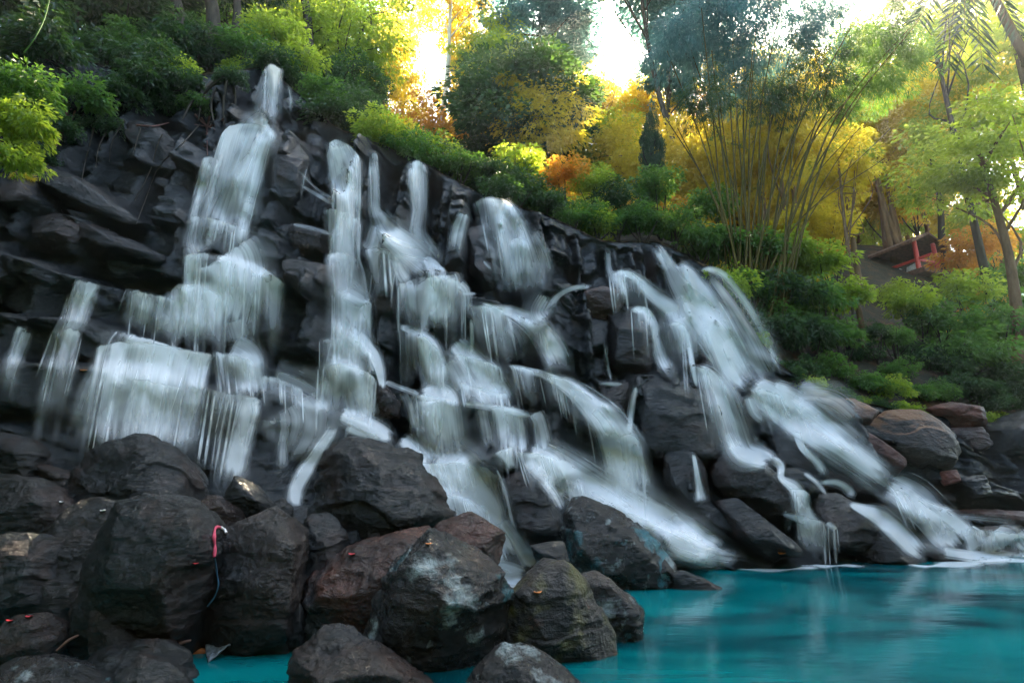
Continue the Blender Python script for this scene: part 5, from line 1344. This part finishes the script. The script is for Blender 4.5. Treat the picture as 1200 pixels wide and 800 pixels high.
mesh_np('floor', *box8([pp(-.2, -.1, -.25), pp(LEN + .2, -.1, -.25), pp(LEN + .2, W, -.25), pp(-.2, W, -.25), pp(-.2, -.1, 0), pp(LEN + .2, -.1, 0), pp(LEN + .2, W, 0), pp(-.2, W, 0)]), M['thatch'], pav, smooth=False)
for a, s in [(.1, 0), (LEN - .1, 0), (.1, W - .1), (LEN - .1, W - .1)]:
    mesh_np('post', *tube(np.array([pp(a, s, 0), pp(a, s, .8), pp(a, s, 1.55)]), [.11, .11, .10], 8), M['red_paint'], pav)
for s in (0, W - .1):
    mesh_np('rail', *beam(pp(-.3, s, .5), pp(LEN + .6, s, .5), .1, .13), M['red_paint'], pav, smooth=False)
for a in (.1, LEN - .1):
    mesh_np('rail', *beam(pp(a, 0, .5), pp(a, W, .5), .1, .12), M['red_paint'], pav, smooth=False)
for s0, s1, z0, z1 in [(-.6, W / 2, 1.2, 1.85), (W + .6, W / 2 - .02, 1.2, 1.85)]:
    P = [pp(-.6, s0, z0), pp(LEN + .2, s0, z0), pp(LEN + .2, s1, z1), pp(-.6, s1, z1)]
    mesh_np('roof', *box8(P + [p + np.array([0, 0, .14]) for p in P]), M['thatch'], pav, smooth=False)
for a in (.5, 1.2, 2.0):
    o = mesh_np('draped_cloth', *box8([pp(a, .05, .02), pp(a + .55, .05, .02), pp(a + .55, .5, .02), pp(a, .5, .02), pp(a + .03, .1, .32), pp(a + .5, .08, .38), pp(a + .5, .45, .3), pp(a + .05, .45, .34)]), M['white_cloth'])
    tag(o, ['far', 'middle', 'near'][int(a > .8) + int(a > 1.5)] + ' white bundle lying on the pavilion floor', 'bundle', 'white bundles on the pavilion floor')

# stone steps at the far right
sp = at_z(1180, 606, .35)
st = empty('stone_steps', sp, 'reddish stone steps at the far right behind the pool', 'steps')
rs = np.random.RandomState(4)
for k in range(5):
    y0 = 596 - k * 16; Ys = sp[1] + .0 + k * .32
    a = at(1158, y0, Ys); b = at(1262, y0, Ys)
    h = .30; dpt = .7
    P = [np.array([a[0], Ys - .35, a[2] - h]), np.array([b[0], Ys - .35, a[2] - h]), np.array([b[0], Ys + dpt, a[2] - h]), np.array([a[0], Ys + dpt, a[2] - h])]
    Vq, Fq = box8(P + [p + np.array([0, 0, h - .02]) for p in P])
    bm = bmesh.new(); bv = [bm.verts.new(v) for v in Vq]
    for f in Fq: bm.faces.new([bv[i] for i in f])
    bmesh.ops.bevel(bm, geom=bm.edges[:], offset=.04, segments=2, affect='EDGES')
    bmesh.ops.subdivide_edges(bm, edges=[e for e in bm.edges if e.calc_length() > .4], cuts=8, use_grid_fill=True)
    bmesh.ops.triangulate(bm, faces=bm.faces[:])
    bm.verts.index_update()
    Vq = np.array([v.co[:] for v in bm.verts]); Fq = np.array([[v.index for v in f.verts] for f in bm.faces]); bm.free()
    Vq = Vq + .05 * np.stack([fbm(Vq * 2.2 + 9 * i, 4, 91 + i) for i in range(3)], 1)
    mesh_np('step', Vq, Fq, M['red_rock'], st)

# ------------------------------------------------------------------ small things
every_bvh = bvh_of([(Vc, Fc)] + rock_geo)
def petal(px, py, rpx, mat, label, name='petal', cat='petal', group=None, elong=1.6):
    h = hit(every_bvh, px, py)
    if h is None: return
    P = np.array(h); P = P + (CAM - P) / np.linalg.norm(CAM - P) * .015
    r = px_size(rpx, P) * .62; rs = np.random.RandomState(int(px + py * 3))
    D, Fa = ico(2)
    V = D * np.array([r * elong, r, r * .22]); V[:, 2] += .4 * r * (V[:, 0] / (r * elong)) ** 2; V += .12 * r * rs.normal(size=V.shape)
    an = rs.uniform(-.6, .6); V = V @ np.array([[math.cos(an), math.sin(an), 0], [-math.sin(an), math.cos(an), 0], [0, 0, 1]])
    return tag(mesh_np(name, V, Fa, M[mat], loc=P), label, cat, group)
petal(11, 727, 4, 'red_petal', 'bright pink petal on the brown round boulder')
petal(34, 722, 4, 'red_petal', 'dark pink petal on top of the brown round boulder')
petal(412, 649, 4, 'red_petal', 'bright red petal on the sloping brown boulder')
petal(229, 660, 3.5, 'red_petal', 'small red petal on the side of the big rounded boulder')
petal(502, 637, 4, 'orange_leaf', 'orange scrap on the lichen ridge of the front boulder', 'fallen_leaf', 'leaf')
petal(630, 694, 5, 'orange_leaf', 'bright orange leaf on the moss-streaked boulder', 'fallen_leaf', 'leaf')
petal(98, 434, 4, 'orange_leaf', 'single orange leaf on the wet left ledge', 'fallen_leaf', 'leaf')
petal(916, 648, 5, 'orange_leaf', 'reddish leaf by the foot of the striated slab', 'fallen_leaf', 'leaf')
petal(72, 588, 3, 'white_cloth', 'pale scrap between the left boulders', 'scrap', 'scrap')
petal(120, 598, 4, 'white_cloth', 'white scrap on the brown-topped dark boulder', 'scrap', 'scrap')
petal(1065, 424, 6, 'pink_cloth', 'small pink offering among the ferns below the gully', 'offering', 'offering', elong=.7)
# cloth strip knotted on the boulder
def strip(pts, Y, wd, mat, name, label, cat):
    P = []
    for x, y in pts:
        h = hit(every_bvh, x, y); q = np.array(h) if h else at(x, y, Y)
        if abs(q[1] - Y) > .5: q = at(x, y, Y)
        P.append(q + (CAM - q) / np.linalg.norm(CAM - q) * .03)
    C = spline(P, 22); r_ = wd * (.6 + .4 * np.sin(np.linspace(0, 9, 22)) ** 2)
    V, Fq = tube(C, r_, 8); b = V.mean(0)
    return tag(mesh_np(name, V - b, Fq, M[mat], loc=b), label, cat)
strip([(260, 618), (253, 618), (251, 628), (252, 640), (251, 652)], 5.55, .017, 'pink_cloth', 'cloth_ribbon', 'pink cloth ribbon knotted beside the big rounded boulder', 'ribbon')
strip([(252, 654), (254, 670), (256, 684), (252, 698), (243, 710)], 5.5, .008, 'blue_cloth', 'cord', 'thin blue-grey cord hanging below the pink ribbon', 'cord')
strip([(258, 617), (263, 620), (265, 624)], 5.55, .014, 'white_cloth', 'cloth_knot', 'white cloth knot beside the pink ribbon', 'knot')
# drift in the little inlet
def bar(p0, p1, Y0, Y1, r, mat, name, label, cat):
    a, b = at(*p0, Y0), at(*p1, Y1); C = spline([a, (a + b) / 2 + np.array([0, 0, .02]), b], 16)
    V, Fq = tube(C, r * (.75 + .5 * np.sin(np.linspace(.2, 2.9, 16))), 9)
    V = V + .35 * r * np.stack([fbm(V * 9 + 5 * i, 3, 95 + i) for i in range(3)], 1); c = V.mean(0)
    return tag(mesh_np(name, V - c, Fq, M[mat], loc=c), label, cat)
bar((234, 752), (275, 738), 5.9, 6.0, .06, 'drift', 'driftwood', 'reddish piece of driftwood at the head of the little inlet', 'driftwood')
bar((222, 768), (246, 765), 5.7, 5.75, .03, 'orange_leaf', 'fallen_leaf', 'long bright orange leaf beside the grey rag', 'leaf')
bar((196, 764), (224, 750), 5.35, 5.45, .012, 'drift', 'stick', 'thin reddish stick lying behind the grey oval boulder', 'stick')
bar((66, 762), (92, 744), 5.2, 5.3, .010, 'drift', 'stick', 'thin brown stick leaning near the brown round boulder', 'stick')
# crumpled rag
n = 26; u, v = np.meshgrid(np.linspace(0, 1, n), np.linspace(0, 1, n), indexing='ij')
c00, c10, c01, c11 = at(240, 762, 5.75), at(292, 746, 6.0), at(243, 785, 5.45), at(280, 758, 5.65)
V = (c00 * (1 - u)[..., None] * (1 - v)[..., None] + c10 * u[..., None] * (1 - v)[..., None] + c01 * ((1 - u) * v)[..., None] + c11 * (u * v)[..., None]).reshape(-1, 3)
V[:, 2] += .04 + .06 * fbm(V * 5, 4, 99, ridged=True)
I = np.arange(n * n).reshape(n, n); Fq = np.stack([I[:-1, :-1], I[1:, :-1], I[1:, 1:], I[:-1, 1:]], -1).reshape(-1, 4)
b = V.mean(0); o = mesh_np('crumpled_rag', V - b, Fq, M['grey_rag'], loc=b); so = o.modifiers.new('thick', 'SOLIDIFY'); so.thickness = .012
tag(o, 'crumpled silvery grey rag beside the turquoise inlet', 'rag')

# ------------------------------------------------------------------ air
if HAZE > 0:
    m = bpy.data.materials.new('haze_air'); m.use_nodes = True; nt = m.node_tree
    nt.nodes.remove(nt.nodes['Principled BSDF'])
    pv = nt.nodes.new('ShaderNodeVolumePrincipled')
    pv.inputs['Color'].default_value = (0.95, 0.95, 0.95, 1); pv.inputs['Density'].default_value = HAZE; pv.inputs['Anisotropy'].default_value = 0.75
    nt.links.new(pv.outputs[0], nt.nodes['Material Output'].inputs['Volume'])
    Vq, Fq = box8([(-135, -135, -2.4), (135, -135, -2.4), (135, 135, -2.4), (-135, 135, -2.4), (-135, -135, 62), (135, -135, 62), (135, 135, 62), (-135, 135, 62)])
    hz = mesh_np('haze', Vq, Fq, m, smooth=False); tag(hz, kind='stuff')
